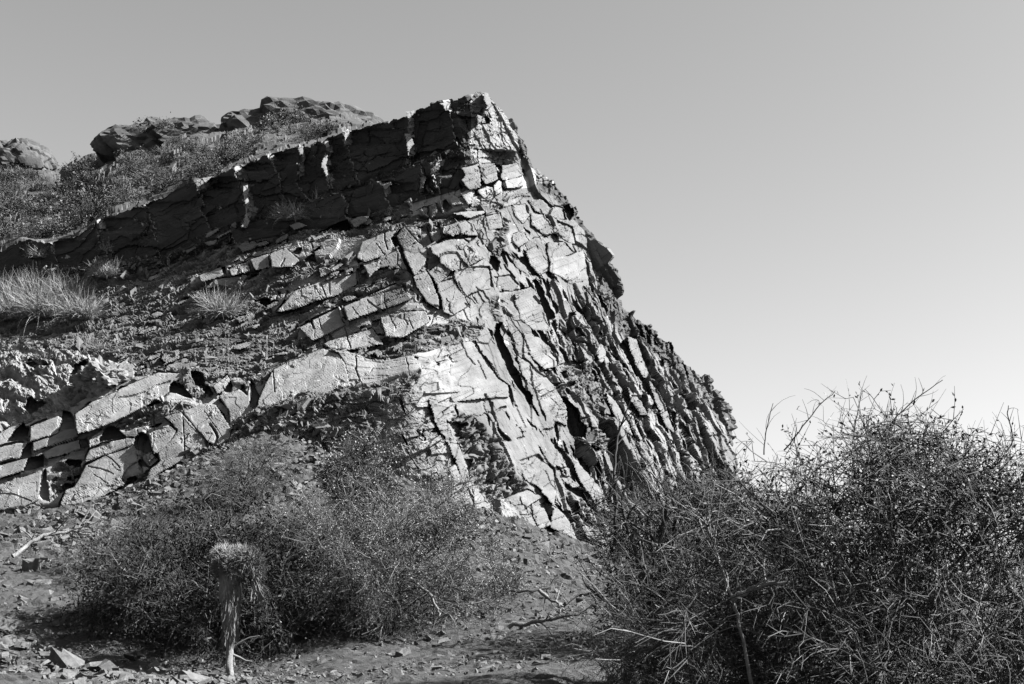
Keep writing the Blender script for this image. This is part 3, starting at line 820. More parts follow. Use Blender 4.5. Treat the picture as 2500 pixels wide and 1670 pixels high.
# --- single blocks one can pick out of the face, each its own piece of the crag
BLOCKS = [(ZB(p), o_, pale) for p, o_, pale in (
 ([(770,350),(810,290),(870,330),(910,385),(800,410)], .22, 1), ([(875,285),(930,245),(990,240),(1010,330),(1005,385),(950,390)], .28, 1),
 ([(1040,250),(1130,215),(1190,215),(1200,320),(1160,345),(1100,325),(1060,290)], .26, 1), ([(1195,200),(1250,150),(1275,160),(1275,280),(1210,310)], .24, 1),
 ([(1285,160),(1380,130),(1480,120),(1485,215),(1400,230),(1320,235)], .22, 1), ([(600,375),(650,400),(660,480),(600,520)], .3, 1), ([(670,345),(690,340),(725,470),(700,475)], .3, 1),
 ([(475,445),(510,430),(585,510),(560,515)], .25, 1),
 ([(760,480),(960,445),(1110,440),(1120,470),(960,515),(870,490)], .16, 2), ([(680,890),(780,860),(840,870),(870,920),(870,1000),(800,1025),(690,945)], .12, 0),
 ([(1730,480),(1760,420),(1840,430),(1870,540),(1830,550)], .12, 0), ([(0,730),(200,640),(290,615),(270,660),(215,720),(280,840),(120,890),(0,910)], .10, 0),
 ([(270,690),(340,610),(440,720),(560,830),(480,760),(350,830)], .10, 0), ([(345,840),(470,770),(530,850),(500,960),(420,1000)], .09, 0),
 ([(600,790),(780,760),(880,730),(960,780),(920,830),(840,855),(750,850),(680,880),(620,850)], .09, 0), ([(660,1130),(800,1110),(900,1250),(940,1340),(800,1430),(720,1380),(700,1280)], .09, 0),
 ([(830,1020),(1000,1000),(1140,1010),(1170,1180),(1060,1190),(900,1180),(850,1090)], .08, 0), ([(720,600),(860,560),(890,640),(800,680),(720,660)], .12, 0), ([(870,570),(980,550),(1050,680),(960,670),(900,650)], .11, 0),
 ([(580,640),(690,640),(700,690),(640,750),(600,700)], .12, 0), ([(1130,510),(1250,480),(1280,600),(1160,620)], .09, 0), ([(1400,400),(1500,390),(1530,490),(1480,560),(1410,480)], .10, 0),
 ([(1390,680),(1480,640),(1510,740),(1440,780),(1380,740)], .11, 0), ([(1510,840),(1600,800),(1720,960),(1720,1010),(1640,1050)], .10, 0), ([(1350,860),(1500,1000),(1560,1080),(1420,970)], .09, 0),
 ([(920,40),(1040,5),(1062,80),(1060,215),(970,230),(905,150),(945,95)], .14, 0), ([(1075,10),(1200,0),(1235,140),(1120,190),(1110,120)], .10, 0), ([(1290,20),(1420,0),(1470,100),(1380,125),(1290,140)], .10, 0),
 ([(490,130),(555,125),(530,220),(490,260)], .30, 1), ([(540,235),(590,230),(640,295),(600,300)], .25, 0), ([(590,50),(680,0),(690,30),(640,90),(590,110)], .28, 1), ([(110,190),(215,160),(220,200),(150,260)], .25, 1),
)] + [(ZA(p), o_, pale) for p, o_, pale in (
 ([(165,680),(330,610),(335,640),(215,715)], .12, 2), ([(300,700),(440,625),(460,640),(320,715)], .12, 2), ([(500,790),(560,750),(700,750),(715,790),(560,850)], .12, 2), ([(1000,590),(1080,555),(1190,590),(1050,640)], .14, 2),
 ([(1570,535),(1700,490),(1780,510),(1740,560),(1620,610)], .28, 1), ([(400,990),(580,940),(590,990),(510,1040),(410,1060)], .10, 0), ([(820,870),(900,830),(980,800),(1020,850),(950,920),(830,930)], .12, 0),
 ([(830,940),(920,920),(940,990),(850,1000)], .10, 0), ([(955,920),(1030,870),(1100,920),(1040,960),(960,960)], .12, 0), ([(130,1060),(280,1020),(290,1060),(170,1110)], .12, 2), ([(1710,970),(1850,930),(1880,980),(1770,1080)], .14, 0),
 ([(905,1400),(1060,1190),(1280,1110),(1560,1010),(1620,1170),(1400,1290),(1180,1360)], .10, 0), ([(1130,1530),(1300,1440),(1490,1370),(1540,1480),(1320,1568)], .08, 0), ([(1540,1350),(1800,1290),(1880,1390),(1700,1450),(1570,1490)], .08, 0),
 ([(450,570),(500,545),(490,610),(440,600)], .15, 2), ([(510,590),(560,570),(640,590),(560,620)], .15, 2), ([(1375,265),(1500,275),(1420,300)], .15, 2), ([(0,830),(120,790),(130,810),(30,865)], .12, 2), ([(170,750),(310,720),(330,770),(230,790)], .12, 2),
)] + [(ZD(p), o_, pale) for p, o_, pale in (
 ([(0,90),(50,110),(110,230),(200,400),(300,620),(362,855),(325,840),(260,660),(180,460),(60,300)], .22, 0), ([(1430,1280),(1560,1310),(1660,1460),(1560,1440),(1490,1380)], .16, 0),
 ([(1640,1290),(1700,1290),(1760,1400),(1720,1430),(1660,1400)], .14, 0), ([(950,1080),(1060,1120),(1130,1260),(1040,1290),(980,1180)], .14, 0), ([(840,1200),(940,1180),(1000,1280),(880,1260)], .12, 0), ([(1160,700),(1300,740),(1330,840),(1240,830)], .12, 0),
)] + [(ZC(p), o_, pale) for p, o_, pale in (
 ([(1140,300),(1180,295),(1215,350),(1195,440),(1160,400)], .12, 0), ([(1735,500),(1770,510),(1840,680),(1900,850),(1850,860),(1790,740)], .16, 0), ([(1380,570),(1450,550),(1530,720),(1440,700)], .14, 0),
 ([(1690,960),(1760,1030),(1870,1220),(1820,1220),(1740,1090)], .16, 0), ([(1520,780),(1600,780),(1670,940),(1590,880)], .12, 0),
)] + [(ZE(p), o_, pale) for p, o_, pale in (
 ([(1740,310),(1860,215),(1885,255),(1830,345),(1780,380)], .18, 0), ([(1515,160),(1580,140),(1560,200),(1540,240)], .18, 0), ([(2000,300),(2040,260),(2050,300),(2040,400),(2020,380)], .16, 0), ([(1190,870),(1250,850),(1280,900),(1230,950)], .12, 0),
 ([(480,690),(620,655),(640,720),(470,740)], .10, 0), ([(0,930),(80,895),(160,905),(0,950)], .14, 0), ([(2090,120),(2170,110),(2180,160),(2120,160)], .14, 0), ([(1500,790),(1610,810),(1560,860),(1510,840)], .07, 1),
)]
ENDS = [Z1(p) for p in (   # broken block ends in the shaded top beds that face the sun
 [(1500,690),(1530,685),(1545,720),(1530,760),(1545,800),(1530,850),(1550,900),(1530,950),(1490,945),(1510,900),(1520,830),(1505,760)],
 [(1985,560),(2010,480),(2030,500),(2020,560),(2035,620),(2020,645)], [(1840,450),(1875,440),(1880,480),(1855,500)], [(1835,545),(1860,545),(1850,580)], [(1835,595),(1870,600),(1840,630)],
 [(2000,415),(2030,410),(2040,450),(2015,465)], [(2105,350),(2180,345),(2140,400),(2120,460),(2128,400)], [(1205,655),(1320,630),(1280,670),(1215,705)], [(1660,510),(1710,490),(1690,515),(1665,525)])] + [Z2(p) for p in (
 [(475,235),(540,230),(505,285),(490,265)], [(470,365),(505,370),(540,430),(510,470),(500,530),(490,450)], [(690,172),(770,170),(740,230),(720,200)], [(960,110),(990,120),(1035,235),(1000,240),(965,165)],
 [(915,250),(950,255),(985,240),(960,290),(930,310)])]
proud = np.zeros(PX.shape)
prng = np.random.default_rng(89)
for poly, off, pale in BLOCKS:
    if pale: continue
    pa = np.array(poly); x, y = pa[:, 0], pa[:, 1]
    idx = np.nonzero((PX > x.min() - 8) & (PX < x.max() + 8) & (PY > y.min() - 8) & (PY < y.max() + 8) & front)
    c_, dd = inside(qx[idx], qy[idx], poly)
    tilt = (PX[idx] - x.mean()) * prng.normal(0, .0009) + (PY[idx] - y.mean()) * prng.normal(0, .0009)
    proud[idx] = np.maximum(proud[idx], np.where(c_, np.clip(dd / 1.8, 0, 1) * np.maximum(off * .9 + tilt, .02), 0))


# --- slabs of the beds: flat plates one can pick out, each a piece of its own standing proud of the rubble
ZF = lambda p: Z(0, 537, .8184, p)
SLABS = [(ZE(p), o_, 1) for p, o_ in (
 ([(-140,730),(0,690),(60,660),(130,620),(190,605),(150,640),(100,700),(35,790),(0,805),(-140,850)], .10),
 ([(250,640),(480,555),(508,570),(488,625),(480,690),(390,720),(245,762)], .10),
 ([(610,540),(760,440),(900,380),(1060,300),(1300,200),(1480,205),(1520,240),(1420,270),(1390,300),(1385,360),(1330,400),(1190,470),(1020,560),(850,630),(640,700),(622,655)], .12),
 ([(480,690),(622,660),(640,715),(600,735),(440,785),(270,840),(265,775),(400,730)], .06),
 ([(-140,860),(0,810),(120,780),(230,765),(180,830),(160,905),(80,895),(0,930),(-140,960)], .08),
 ([(265,890),(330,850),(480,790),(640,745),(655,815),(500,870),(365,900),(355,860)], .07),
 ([(728,740),(830,670),(850,680),(810,745),(825,775),(730,815)], .09),
 ([(-140,1000),(0,955),(190,905),(235,890),(190,1000),(60,1040),(0,1060),(-140,1090)], .08),
 ([(-140,1140),(0,1110),(180,1060),(340,1000),(330,1140),(315,1200),(320,1240),(200,1290),(0,1320),(-140,1330)], .10),
 ([(610,1130),(660,1040),(700,960),(860,880),(1095,790),(1120,845),(1125,925),(1050,960),(990,1060),(1020,1110),(860,1200),(700,1270),(480,1310),(540,1165)], .12),
 ([(830,780),(1040,735),(1110,735),(1095,785),(860,870),(700,930),(690,915),(730,830)], .08),
 ([(1215,700),(1390,620),(1445,670),(1420,720),(1330,830),(1260,860),(1250,840)], .11),
 ([(1340,560),(1480,520),(1700,770),(1690,830),(1530,900),(1300,1020),(1210,1090),(1215,1010),(1305,920),(1290,850),(1420,730),(1450,670),(1400,610)], .12),
 ([(1490,520),(1640,460),(1760,450),(1880,640),(1885,740),(1780,790),(1705,770)], .10),
 ([(1740,310),(1860,215),(1885,255),(1830,345),(1780,380)], .16),
 ([(1795,400),(1960,330),(2025,385),(2040,300),(2050,280),(2045,400),(2045,470),(2080,490),(1990,580),(1890,650),(1870,505)], .10))] + [(ZF(p), o_, 1) for p, o_ in (
 ([(815,445),(880,415),(960,385),(1010,400),(1030,430),(1045,495),(900,540),(760,580),(770,540),(790,490)], .12),
 ([(960,365),(1080,330),(1110,320),(1145,370),(1050,385),(985,385)], .10), ([(1135,290),(1200,275),(1270,268),(1283,300),(1200,350),(1150,345)], .10),
 ([(890,320),(1010,260),(1020,300),(1030,310),(930,360)], .10), ([(1025,258),(1180,190),(1230,230),(1150,260),(1035,300)], .10),
 ([(820,275),(880,210),(960,185),(1060,155),(1065,190),(1000,225),(880,262)], .12), ([(590,165),(660,140),(668,165),(600,182)], .14), ([(680,145),(740,120),(745,150),(690,165)], .15),
 ([(745,118),(800,100),(805,140),(760,150)], .12), ([(805,100),(850,82),(895,120),(870,140),(810,140)], .15), ([(640,175),(720,165),(700,190),(610,200)], .08))] + [(ZA(p), o_, 1) for p, o_ in (
 ([(1710,970),(1850,930),(1880,980),(1770,1080)], .12), ([(1700,740),(1970,640),(2050,615),(1975,710),(2040,850),(1870,890),(1720,940),(1650,900)], .10),
 ([(1285,1000),(1355,985),(1400,1015),(1500,940),(1520,970),(1450,1015),(1300,1080)], .08))] + [(ZB(p), o_, 0) for p, o_ in (
 ([(120,890),(285,850),(360,1000),(330,1000),(170,960),(60,990)], .08), ([(280,690),(340,610),(440,720),(350,830),(305,745)], .10), ([(345,840),(470,760),(560,830),(520,960),(440,1060),(400,960)], .09),
 ([(580,1040),(690,960),(800,1025),(660,1140)], .06), ([(600,800),(740,750),(900,730),(960,790),(1080,910),(960,960),(890,890),(840,855),(750,850),(680,880),(620,850)], .09),
 ([(690,890),(780,862),(840,870),(868,915),(868,1000),(800,1020),(700,945)], .10), ([(830,1030),(990,1010),(1140,1000),(1170,1180),(1060,1190),(930,1250),(850,1110)], .07),
 ([(670,1140),(800,1110),(900,1250),(950,1350),(800,1430),(720,1390),(722,1300),(690,1220)], .08), ([(430,1080),(545,1035),(610,1160),(665,1310),(670,1380),(560,1300),(480,1180)], .05),
 ([(720,610),(860,560),(890,640),(800,680),(720,660)], .10), ([(870,570),(980,550),(1050,680),(960,670),(900,650)], .10), ([(0,1290),(200,1210),(300,1180),(400,1280),(250,1330),(100,1380),(0,1390)], .08),
 ([(120,1470),(240,1440),(290,1568),(130,1568)], .08), ([(310,1440),(420,1420),(520,1500),(440,1568),(330,1568)], .07),
 ([(905,40),(1040,5),(1062,80),(1060,215),(970,230),(905,150),(945,95)], .16), ([(1075,10),(1200,0),(1235,140),(1120,190),(1110,120)], .10), ([(1290,20),(1420,0),(1470,100),(1380,125),(1290,140)], .10))]
SLABS += [(ZB(p), .03, 0) for p in (
 [(1130,510),(1250,480),(1280,600),(1160,620)], [(1400,400),(1500,390),(1530,490),(1480,560),(1410,480)], [(1390,680),(1480,640),(1510,740),(1440,790),(1380,740)], [(1510,840),(1600,800),(1720,960),(1720,1010),(1640,1050),(1560,950)],
 [(1730,480),(1760,420),(1840,430),(1870,540),(1830,550)], [(1540,350),(1650,350),(1740,430),(1700,480),(1600,440)], [(1560,480),(1680,500),(1780,640),(1700,680),(1580,580)], [(1790,560),(1930,620),(1960,760),(1870,740),(1790,650)],
 [(1720,760),(1860,760),(1940,850),(1830,900),(1730,880)], [(1350,860),(1500,1000),(1560,1080),(1420,980)], [(1200,1100),(1340,1080),(1420,1160),(1380,1200),(1220,1180)], [(1250,1240),(1440,1220),(1560,1180),(1640,1330),(1640,1500),(1400,1480),(1260,1340)],
 [(1740,900),(1900,900),(2040,840),(2080,1000),(2110,1180),(1960,1150),(1760,1020)], [(1290,280),(1440,240),(1480,300),(1400,370),(1300,400)])] + [(ZC(p), .03, 0) for p in (
 [(0,560),(200,530),(310,690),(440,870),(540,940),(560,1040),(380,1040),(120,1080),(0,1100)], [(620,80),(800,30),(870,190),(920,340),(960,420),(800,400),(680,300)], [(700,440),(850,500),(1000,700),(1010,750),(900,780),(780,640)],
 [(640,660),(760,760),(830,880),(920,880),(1020,1020),(1100,1200),(1110,1320),(980,1260),(870,1150),(790,960),(700,840)],
 [(1200,520),(1300,570),(1370,690),(1340,720),(1250,640)], [(1480,1000),(1560,1100),(1680,1300),(1750,1420),(1640,1330),(1560,1190)], [(1700,480),(1770,510),(1900,840),(1860,860),(1800,760),(1740,600)],
 [(1690,960),(1760,1030),(1870,1220),(1820,1220),(1740,1090)], [(1380,570),(1450,550),(1530,720),(1440,700)], [(1900,900),(1960,950),(2070,1190),(2156,1400),(2080,1330),(1980,1100)])] + [(ZD(p), .04, 0) for p in (
 [(830,680),(1000,620),(1130,760),(1170,960),(1150,1080),(1020,900),(900,830)], [(640,1050),(900,950),(1040,1010),(940,1060),(830,1150),(700,1100)], [(1320,600),(1400,720),(1560,900),(1660,1110),(1600,1130),(1460,930),(1380,780)],
 [(1430,1280),(1560,1310),(1660,1460),(1560,1440),(1490,1380)], [(1640,1290),(1700,1290),(1760,1400),(1720,1430),(1660,1400)], [(950,1080),(1060,1120),(1130,1260),(1040,1290),(980,1180)], [(840,1200),(940,1180),(1000,1280),(880,1260)],
 [(0,90),(50,110),(110,230),(200,400),(300,620),(362,855),(325,840),(260,660),(180,460),(60,300)], [(1160,1100),(1240,1170),(1320,1280),(1380,1400),(1260,1330),(1140,1280)])]
srng = np.random.default_rng(93)
n_small = 0
while n_small < 60:                                             # small flakes of the beds among the rubble
    hxp = srng.uniform(330, 980); b_ = int(srng.choice([3, 4, 6, 8, 11, 11, 10, 7]))
    ya = np.interp(hxp, *np.array(ROWS[b_][0]).T); yb = np.interp(hxp, *np.array(ROWS[b_ + 1][0]).T)
    if yb - ya < 10: continue
    hyp = ya + (yb - ya) * srng.uniform(.15, .9)
    L_, W_ = srng.uniform(9, 30), srng.uniform(4, 9)
    an = srng.normal(-.36, .12); ux, uy = math.cos(an), math.sin(an)
    pts_ = [(-1, srng.uniform(-.4, .6)), (-.5, -srng.uniform(.6, 1)), (.5, -srng.uniform(.6, 1)), (1, srng.uniform(-.6, .4)), (.6, srng.uniform(.6, 1)), (-.4, srng.uniform(.6, 1))]
    SLABS.append(([(hxp + a_ * L_ * ux - c2 * W_ * uy, hyp + a_ * L_ * uy + c2 * W_ * ux) for a_, c2 in pts_], .09, 2))
    n_small += 1


def grow(poly, px):
    """push an outline outwards"""
    pa = np.array(poly, float)
    x, y = pa[:, 0], pa[:, 1]
    ccw = np.sign(np.dot(x, np.roll(y, -1)) - np.dot(y, np.roll(x, -1)))
    e0 = pa - np.roll(pa, 1, 0); e1 = np.roll(pa, -1, 0) - pa
    t = e0 / (np.linalg.norm(e0, axis=1, keepdims=True) + 1e-9) + e1 / (np.linalg.norm(e1, axis=1, keepdims=True) + 1e-9)
    nrm = np.stack([t[:, 1], -t[:, 0]], 1) * ccw
    return pa + nrm / (np.linalg.norm(nrm, axis=1, keepdims=True) + 1e-9) * px


SLABS = [(grow(p, 1.0 if k == 1 else (4.5 if k == 0 else 0)), o_, k) for p, o_, k in SLABS]
slab_poly = np.zeros(PX.shape)
for poly, off, kind in SLABS:
    pa = np.array(poly); x, y = pa[:, 0], pa[:, 1]
    idx = np.nonzero((PX > x.min() - 6) & (PX < x.max() + 6) & (PY > y.min() - 6) & (PY < y.max() + 6) & front)
    c_, dd = inside(PX[idx], PY[idx], poly)
    slab_poly[idx] = np.maximum(slab_poly[idx], np.where(c_, np.clip(dd / 3, 0, 1) * (1.0 if kind else .55), 0))

fade = np.ones(PX.shape); fade[:3] = .2
P = B + Nn * (D * fade)[..., None] + RAY * (depth_add - proud * (1 - slab_poly) + .22 * slab_poly)[..., None]

# --- rock reflectance, place by place, with the top beds' shade painted in
tone = .235 + .06 * fbm(U * .6, V * .8, 111, 4) + .03 * fbm(U * 1.5, V * 9, 114, 4)
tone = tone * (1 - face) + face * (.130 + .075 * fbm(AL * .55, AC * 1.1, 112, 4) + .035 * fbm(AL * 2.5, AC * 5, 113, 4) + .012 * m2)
tone = tone * slab + rub * (.080 + .040 * np.clip(g2, -1, 1) + .030 * g1)
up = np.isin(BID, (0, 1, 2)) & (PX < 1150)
tone = np.where(up, tone * np.where(end_face, 1.0, .20), tone)  # shade of the top beds put into their tone, sunlit block ends left pale
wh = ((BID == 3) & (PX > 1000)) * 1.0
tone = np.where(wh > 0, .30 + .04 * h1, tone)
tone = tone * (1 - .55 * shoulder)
tone = tone * (1 - bank) + bank * (.19 + .08 * (b2 - .5) + .03 * bk2)
tone = tone * (1 - nm * .35)
tone = np.clip(.61 * tone, .02, .3)

crag = empty('rock_crag', (float(XN), 27.0, 3.0))
tag(crag, 'large layered rock crag with a shadowed top band and steep fractured right face', 'crag')
bpy.context.view_layer.update()
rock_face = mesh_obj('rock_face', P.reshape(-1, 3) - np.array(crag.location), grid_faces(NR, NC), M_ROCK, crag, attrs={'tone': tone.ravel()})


prng2 = np.random.default_rng(90)


def plate(name, poly, off, nrm_fn, mat, tone_v, rough=1.0, thick=.5):
    """a plate with a finely broken front: the outline cut out of a plane at the rock face, walls running back into the crag"""
    poly = np.array(poly, float)
    step = 2.0
    gx_ = np.arange(poly[:, 0].min() - 2, poly[:, 0].max() + 3, step); gy_ = np.arange(poly[:, 1].min() - 2, poly[:, 1].max() + 3, step)
    X, Y_ = np.meshgrid(gx_, gy_)
    jx_ = X + fbm(X / 9, Y_ / 9, 141, 3) * 1.3; jy_ = Y_ + fbm(X / 9 + 5, Y_ / 9, 142, 3) * 1.3
    c_, dd = inside(jx_, jy_, poly)
    near_ = [np.argmin((PX - q[0]) ** 2 + (PY - q[1]) ** 2 + np.where(front, 0, 1e9)) for q in np.concatenate([poly, poly.mean(0)[None]])]
    S = B.reshape(-1, 3)[near_]; c0 = S.mean(0)
    nrm = nrm_fn(Nn.reshape(-1, 3)[near_].mean(0)); nrm = nrm / np.linalg.norm(nrm)
    d_ = ray(X, Y_); cam0 = np.array([0, 0, CAM_Z])
    t_ = ((c0 - cam0 + nrm * off) @ nrm) / (d_ @ nrm)
    ln = np.linalg.norm(d_, axis=-1); bt = np.linalg.norm(c0 - cam0)
    t_ = np.clip(t_, (bt - 1.1) / ln, (bt + 1.1) / ln)
    u_ = (X * .94 - Y_ * .34) * MPX; v_ = (X * .34 + Y_ * .94) * MPX
    k1_, e1_, _ = facet((u_ + .2 * v_) / .5, v_ / .22, 143, .4, .7)
    k2_, _, _ = facet(u_ / .16, v_ / .08, 144, .7)
    k3_, _, _ = facet(u_ / 1.6, v_ / .05, 145, .2)
    chip = sstep(.0, .5, fbm(u_ * 1.6, v_ * 2.6, 146, 3))
    k4_, e4_, _ = facet((u_ + .5 * v_) / .34, v_ / .30, 151, .5, .8)
    k5_, _, _ = facet((u_ - .3 * v_) / .075, v_ / .05, 152, .8)
    joint = np.exp(-(e4_ / .05) ** 2) * (vnoise(u_ * 2.3, v_ * 2.3, 153) > .52)
    disp = rough * (.007 * k4_ + (.0008 + .005 * chip) * k5_ - .004 * joint * (vnoise(u_ * .8, v_ * .8, 154) > .5) + .016 * k1_ * chip + .010 * k2_ * chip + .004 * k3_ + .022 * fbm(u_ * .9, v_ * 1.6, 147, 5, .5))
    disp = disp - .018 * np.clip(1 - dd / 4.0, 0, 1) ** 2                              # worn rims
    for line, w in CRACKS:
        la = np.array(line)
        if la[:, 0].max() < gx_[0] or la[:, 0].min() > gx_[-1] or la[:, 1].max() < gy_[0] or la[:, 1].min() > gy_[-1]: continue
        cd, ct = polydist(jx_, jy_, line)
        disp = disp - np.clip(1.25 - cd / (w * .62), 0, 1) * np.clip(w * MPX * 3.2, .05, .2)
    Pf = cam0 + d_ * t_[..., None] + nrm * disp[..., None]
    bk = Pf + (d_ / ln[..., None]) * thick
    nr_, nc_ = X.shape
    q_ok = c_[:-1, :-1] & c_[1:, :-1] & c_[1:, 1:] & c_[:-1, 1:]
    ids = np.arange(nr_ * nc_).reshape(nr_, nc_)
    quads = np.stack([ids[:-1, :-1], ids[1:, :-1], ids[1:, 1:], ids[:-1, 1:]], -1)[q_ok]
    if not len(quads): return None
    N_ = nr_ * nc_
    walls = []
    pad = np.pad(q_ok, 1)
    for (dr, dc, a_, b_) in ((-1, 0, (0, 0), (0, 1)), (1, 0, (1, 1), (1, 0)), (0, -1, (1, 0), (0, 0)), (0, 1, (0, 1), (1, 1))):
        nb = pad[1 + dr:1 + dr + q_ok.shape[0], 1 + dc:1 + dc + q_ok.shape[1]]
        r_, cc = np.nonzero(q_ok & ~nb)
        A_ = ids[r_ + a_[0], cc + a_[1]]; B_ = ids[r_ + b_[0], cc + b_[1]]
        walls.append(np.stack([A_, B_, B_ + N_, A_ + N_], -1))
    F_ = np.concatenate([quads] + walls)
    VV = np.concatenate([Pf.reshape(-1, 3), bk.reshape(-1, 3)]) - np.array(crag.location)
    used, inv = np.unique(F_, return_inverse=True)
    tn = tone_v * (1 + .30 * fbm(u_ * .8, v_ * 1.2, 148, 4) + .16 * fbm(u_ * 3, v_ * 14, 149, 3) + .06 * k2_)
    tn = np.concatenate([tn.ravel(), tn.ravel()])
    return mesh_obj(name, VV[used], inv.reshape(-1, 4), mat, crag, attrs={'tone': tn[used]})


for poly, off, kind in SLABS:
    lean = np.array([-.12, -.78, .62]) + prng2.normal(0, .05, 3)
    plate('rock_slab', poly, off, (lambda b_: .45 * b_ + .55 * lean) if kind else (lambda b_: b_ + prng2.normal(0, .06, 3)), M_ROCK, (.130, .083, .085)[(1, 0, 2).index(kind)] * prng2.uniform(.88, 1.10), 1.2 if kind == 1 else 2.0)
for poly, off, pale in BLOCKS:
    if pale: plate('rock_block', poly, off * .5, lambda b_: b_ + prng2.normal(0, .08, 3), M_ROCK, .14 if pale == 1 else .11, 1.6)
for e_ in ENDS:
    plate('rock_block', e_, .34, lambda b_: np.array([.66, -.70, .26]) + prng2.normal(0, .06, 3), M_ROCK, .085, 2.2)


def crag_at(px, py):
    """nearest modelled crag surface point and its outward direction at a photo px"""
    i = np.argmin((PX - px) ** 2 + (PY - py) ** 2 + np.where(front, 0, 1e9))
    r, c = divmod(i, NC)
    return P[r, c], Nn[r, c]

# ------------------------------------------------------------------ ground: one sheet, fine near the camera, out to the horizon
foot = row_P[15]
ctrl = [tuple(foot[i]) for i in np.linspace(4, foot.shape[0] - 1, 26).astype(int)]
for px, py, Y in ((560,1645,17),(0,1680,14.5),(250,1675,14.5),(900,1650,15),(1250,1600,16),(1250,1675,13.4),(1400,1450,21),(1050,1540,18.5),(1500,1400,25),(300,1450,20),(0,1450,19.5),(0,1350,22.5),(700,1300,22.5),(900,1330,22)):
    ctrl.append(tuple(at(px, py, Y)))
ctrl += [(3,12,.65),(6,13,.5),(4,18,1.35),(8,24,1.4),(12,20,-.4),(6,30,2.2),(14,35,-1),(0,0,0),(-6,2,0),(6,2,-.2),(0,7,.15),(3,7,.1),(-12,16,1.2),(-14,24,3.4),(-8,13,.7),(-12,40,5),(-2,37,4),(5,38,0),(-20,30,5),(20,10,-1.5),(-20,8,.5)]
ctrl = np.array(ctrl)


def tps(c):
    X = c[:, :2]; n = len(X)
    r = np.linalg.norm(X[:, None] - X[None], axis=-1)
    K = np.where(r > 0, r * r * np.log(r + 1e-12), 0) + np.eye(n) * .5
    A = np.zeros((n + 3, n + 3)); A[:n, :n] = K
    A[:n, n] = 1; A[:n, n + 1:] = X; A[n, :n] = 1; A[n + 1:, :n] = X.T
    return np.linalg.solve(A, np.concatenate([c[:, 2], [0, 0, 0]]))


TW = tps(ctrl)


def ground_z(x, y):
    x = np.asarray(x, float); y = np.asarray(y, float)
    z = TW[-3] + TW[-2] * x + TW[-1] * y
    for i in range(len(ctrl)):
        r2 = (x - ctrl[i, 0]) ** 2 + (y - ctrl[i, 1]) ** 2
        z = z + TW[i] * .5 * r2 * np.log(r2 + 1e-12)
    dist = np.hypot(x, y - 15)
    w = sstep(22, 60, dist)
    # open plain to the right; unseen slopes added behind and left to cut skylight
    ang = np.arctan2(y - 5, x)                                  # 0 = right
    shut = sstep(-.35, -.9, np.cos(ang - .35))
    added_hills = shut * (6 + 24 * sstep(25, 90, dist) + 60 * sstep(90, 700, dist) + 6 * fbm(x / 30, y / 30, 6, 4))
    far = -6 - 2 * vnoise(x / 90, y / 90, 5) + added_hills
    return np.clip(z, -8, 7) * (1 - w) + w * far


xs = np.concatenate([[-6000, -3000, -1500, -900, -600, -400, -300, -220, -160, -120, -95, -75, -60, -48, -40, -33, -28, -24, -20, -17, -14.5, -12.5], np.arange(-11, 4.0, .065), np.arange(4, 14, .4), [16, 20, 28, 45, 80, 160, 400, 1000, 2500, 6000]])
ys = np.concatenate([[-6000, -3000, -1500, -900, -600, -400, -300, -220, -160, -120, -95, -75, -60, -48, -40, -33, -28, -24, -20, -16, -13, -10, -7.5], np.arange(-5, 10, .4), np.arange(10, 28, .07), np.arange(28, 30, .3), np.arange(30, 46, .8), [50, 60, 80, 120, 200, 400, 1000, 2500, 6000]])
GX, GY = np.meshgrid(xs, ys)
GZ = ground_z(GX, GY)
near = sstep(60, 30, np.hypot(GX, GY - 18))
a1, _, _ = facet(GX / .30, GY / .22, 201, 1.1)
a2, _, _ = facet(GX / .13, GY / .13, 202, 1.1)
GZ = GZ + near * .8 * ((.018 + .035 * sstep(20.5, 23, GY)) * a1 + (.020 + .02 * sstep(20.5, 23, GY)) * a2 + .16 * fbm(GX * .6, GY * .6, 203, 5, .55))
ground = mesh_obj('ground', np.stack([GX, GY, GZ], -1).reshape(-1, 3), grid_faces(len(ys), len(xs))[:, ::-1], M_GROUND)
tag(ground, kind='structure')

# ------------------------------------------------------------------ bushy hillside behind the crag
SKY_L = np.array([(-300,425),(-150,422),(0,418),(150,416),(237,370),(273,348),(308,342),(376,322),(447,305),(494,305),(565,310),(633,290),(712,280),(763,275),(842,280),(898,297),(960,330),(1060,400)], float)
hc = np.arange(-760, 1060, 4.0)
r0 = np.array(ROWS[0][0], float)
lowy = np.interp(hc, r0[:, 0], r0[:, 1])
skyy = np.interp(hc, SKY_L[:, 0], SKY_L[:, 1])
base_Y = np.interp(hc, [-300, 0, 600, 1060], [37.5, 36.5, 34.5, 33.5])
hill_rows = []
nt_ = 70
for k in range(nt_ + 1):
    t = k / nt_
    py = (lowy + 26) * (1 - t) + skyy * t
    Yd = (base_Y + 1.2) * (1 - t) + np.interp(hc, [-300, 150, 560, 1060], [60, 58, 54, 50]) * t
    hill_rows.append(at(hc, py, Yd))
for dy, dz in ((1.0, -.1), (3, -.8), (7, -3), (14, -9), (22, -20)):
    hill_rows.append(hill_rows[nt_] + np.array([0, dy, dz]))
hill_rows.insert(0, hill_rows[0] + np.array([0, -.6, -3.0]))
HB = np.array(hill_rows)
hx, hy_ = HB[..., 0], HB[..., 1]
p1, _, _ = facet(hx / .9, hy_ / 1.2, 211, 1.0)
p2, _, _ = facet(hx / .3, hy_ / .5, 212, 1.0)
HB[..., 2] += .16 * p1 + .04 * p2 + .25 * fbm(hx * .35, hy_ * .35, 213, 4)
hillside = mesh_obj('hillside', HB.reshape(-1, 3), grid_faces(*HB.shape[:2])[:, ::-1], M_HILL)
tag(hillside, kind='structure')
HPX, HPY = to_px(HB)


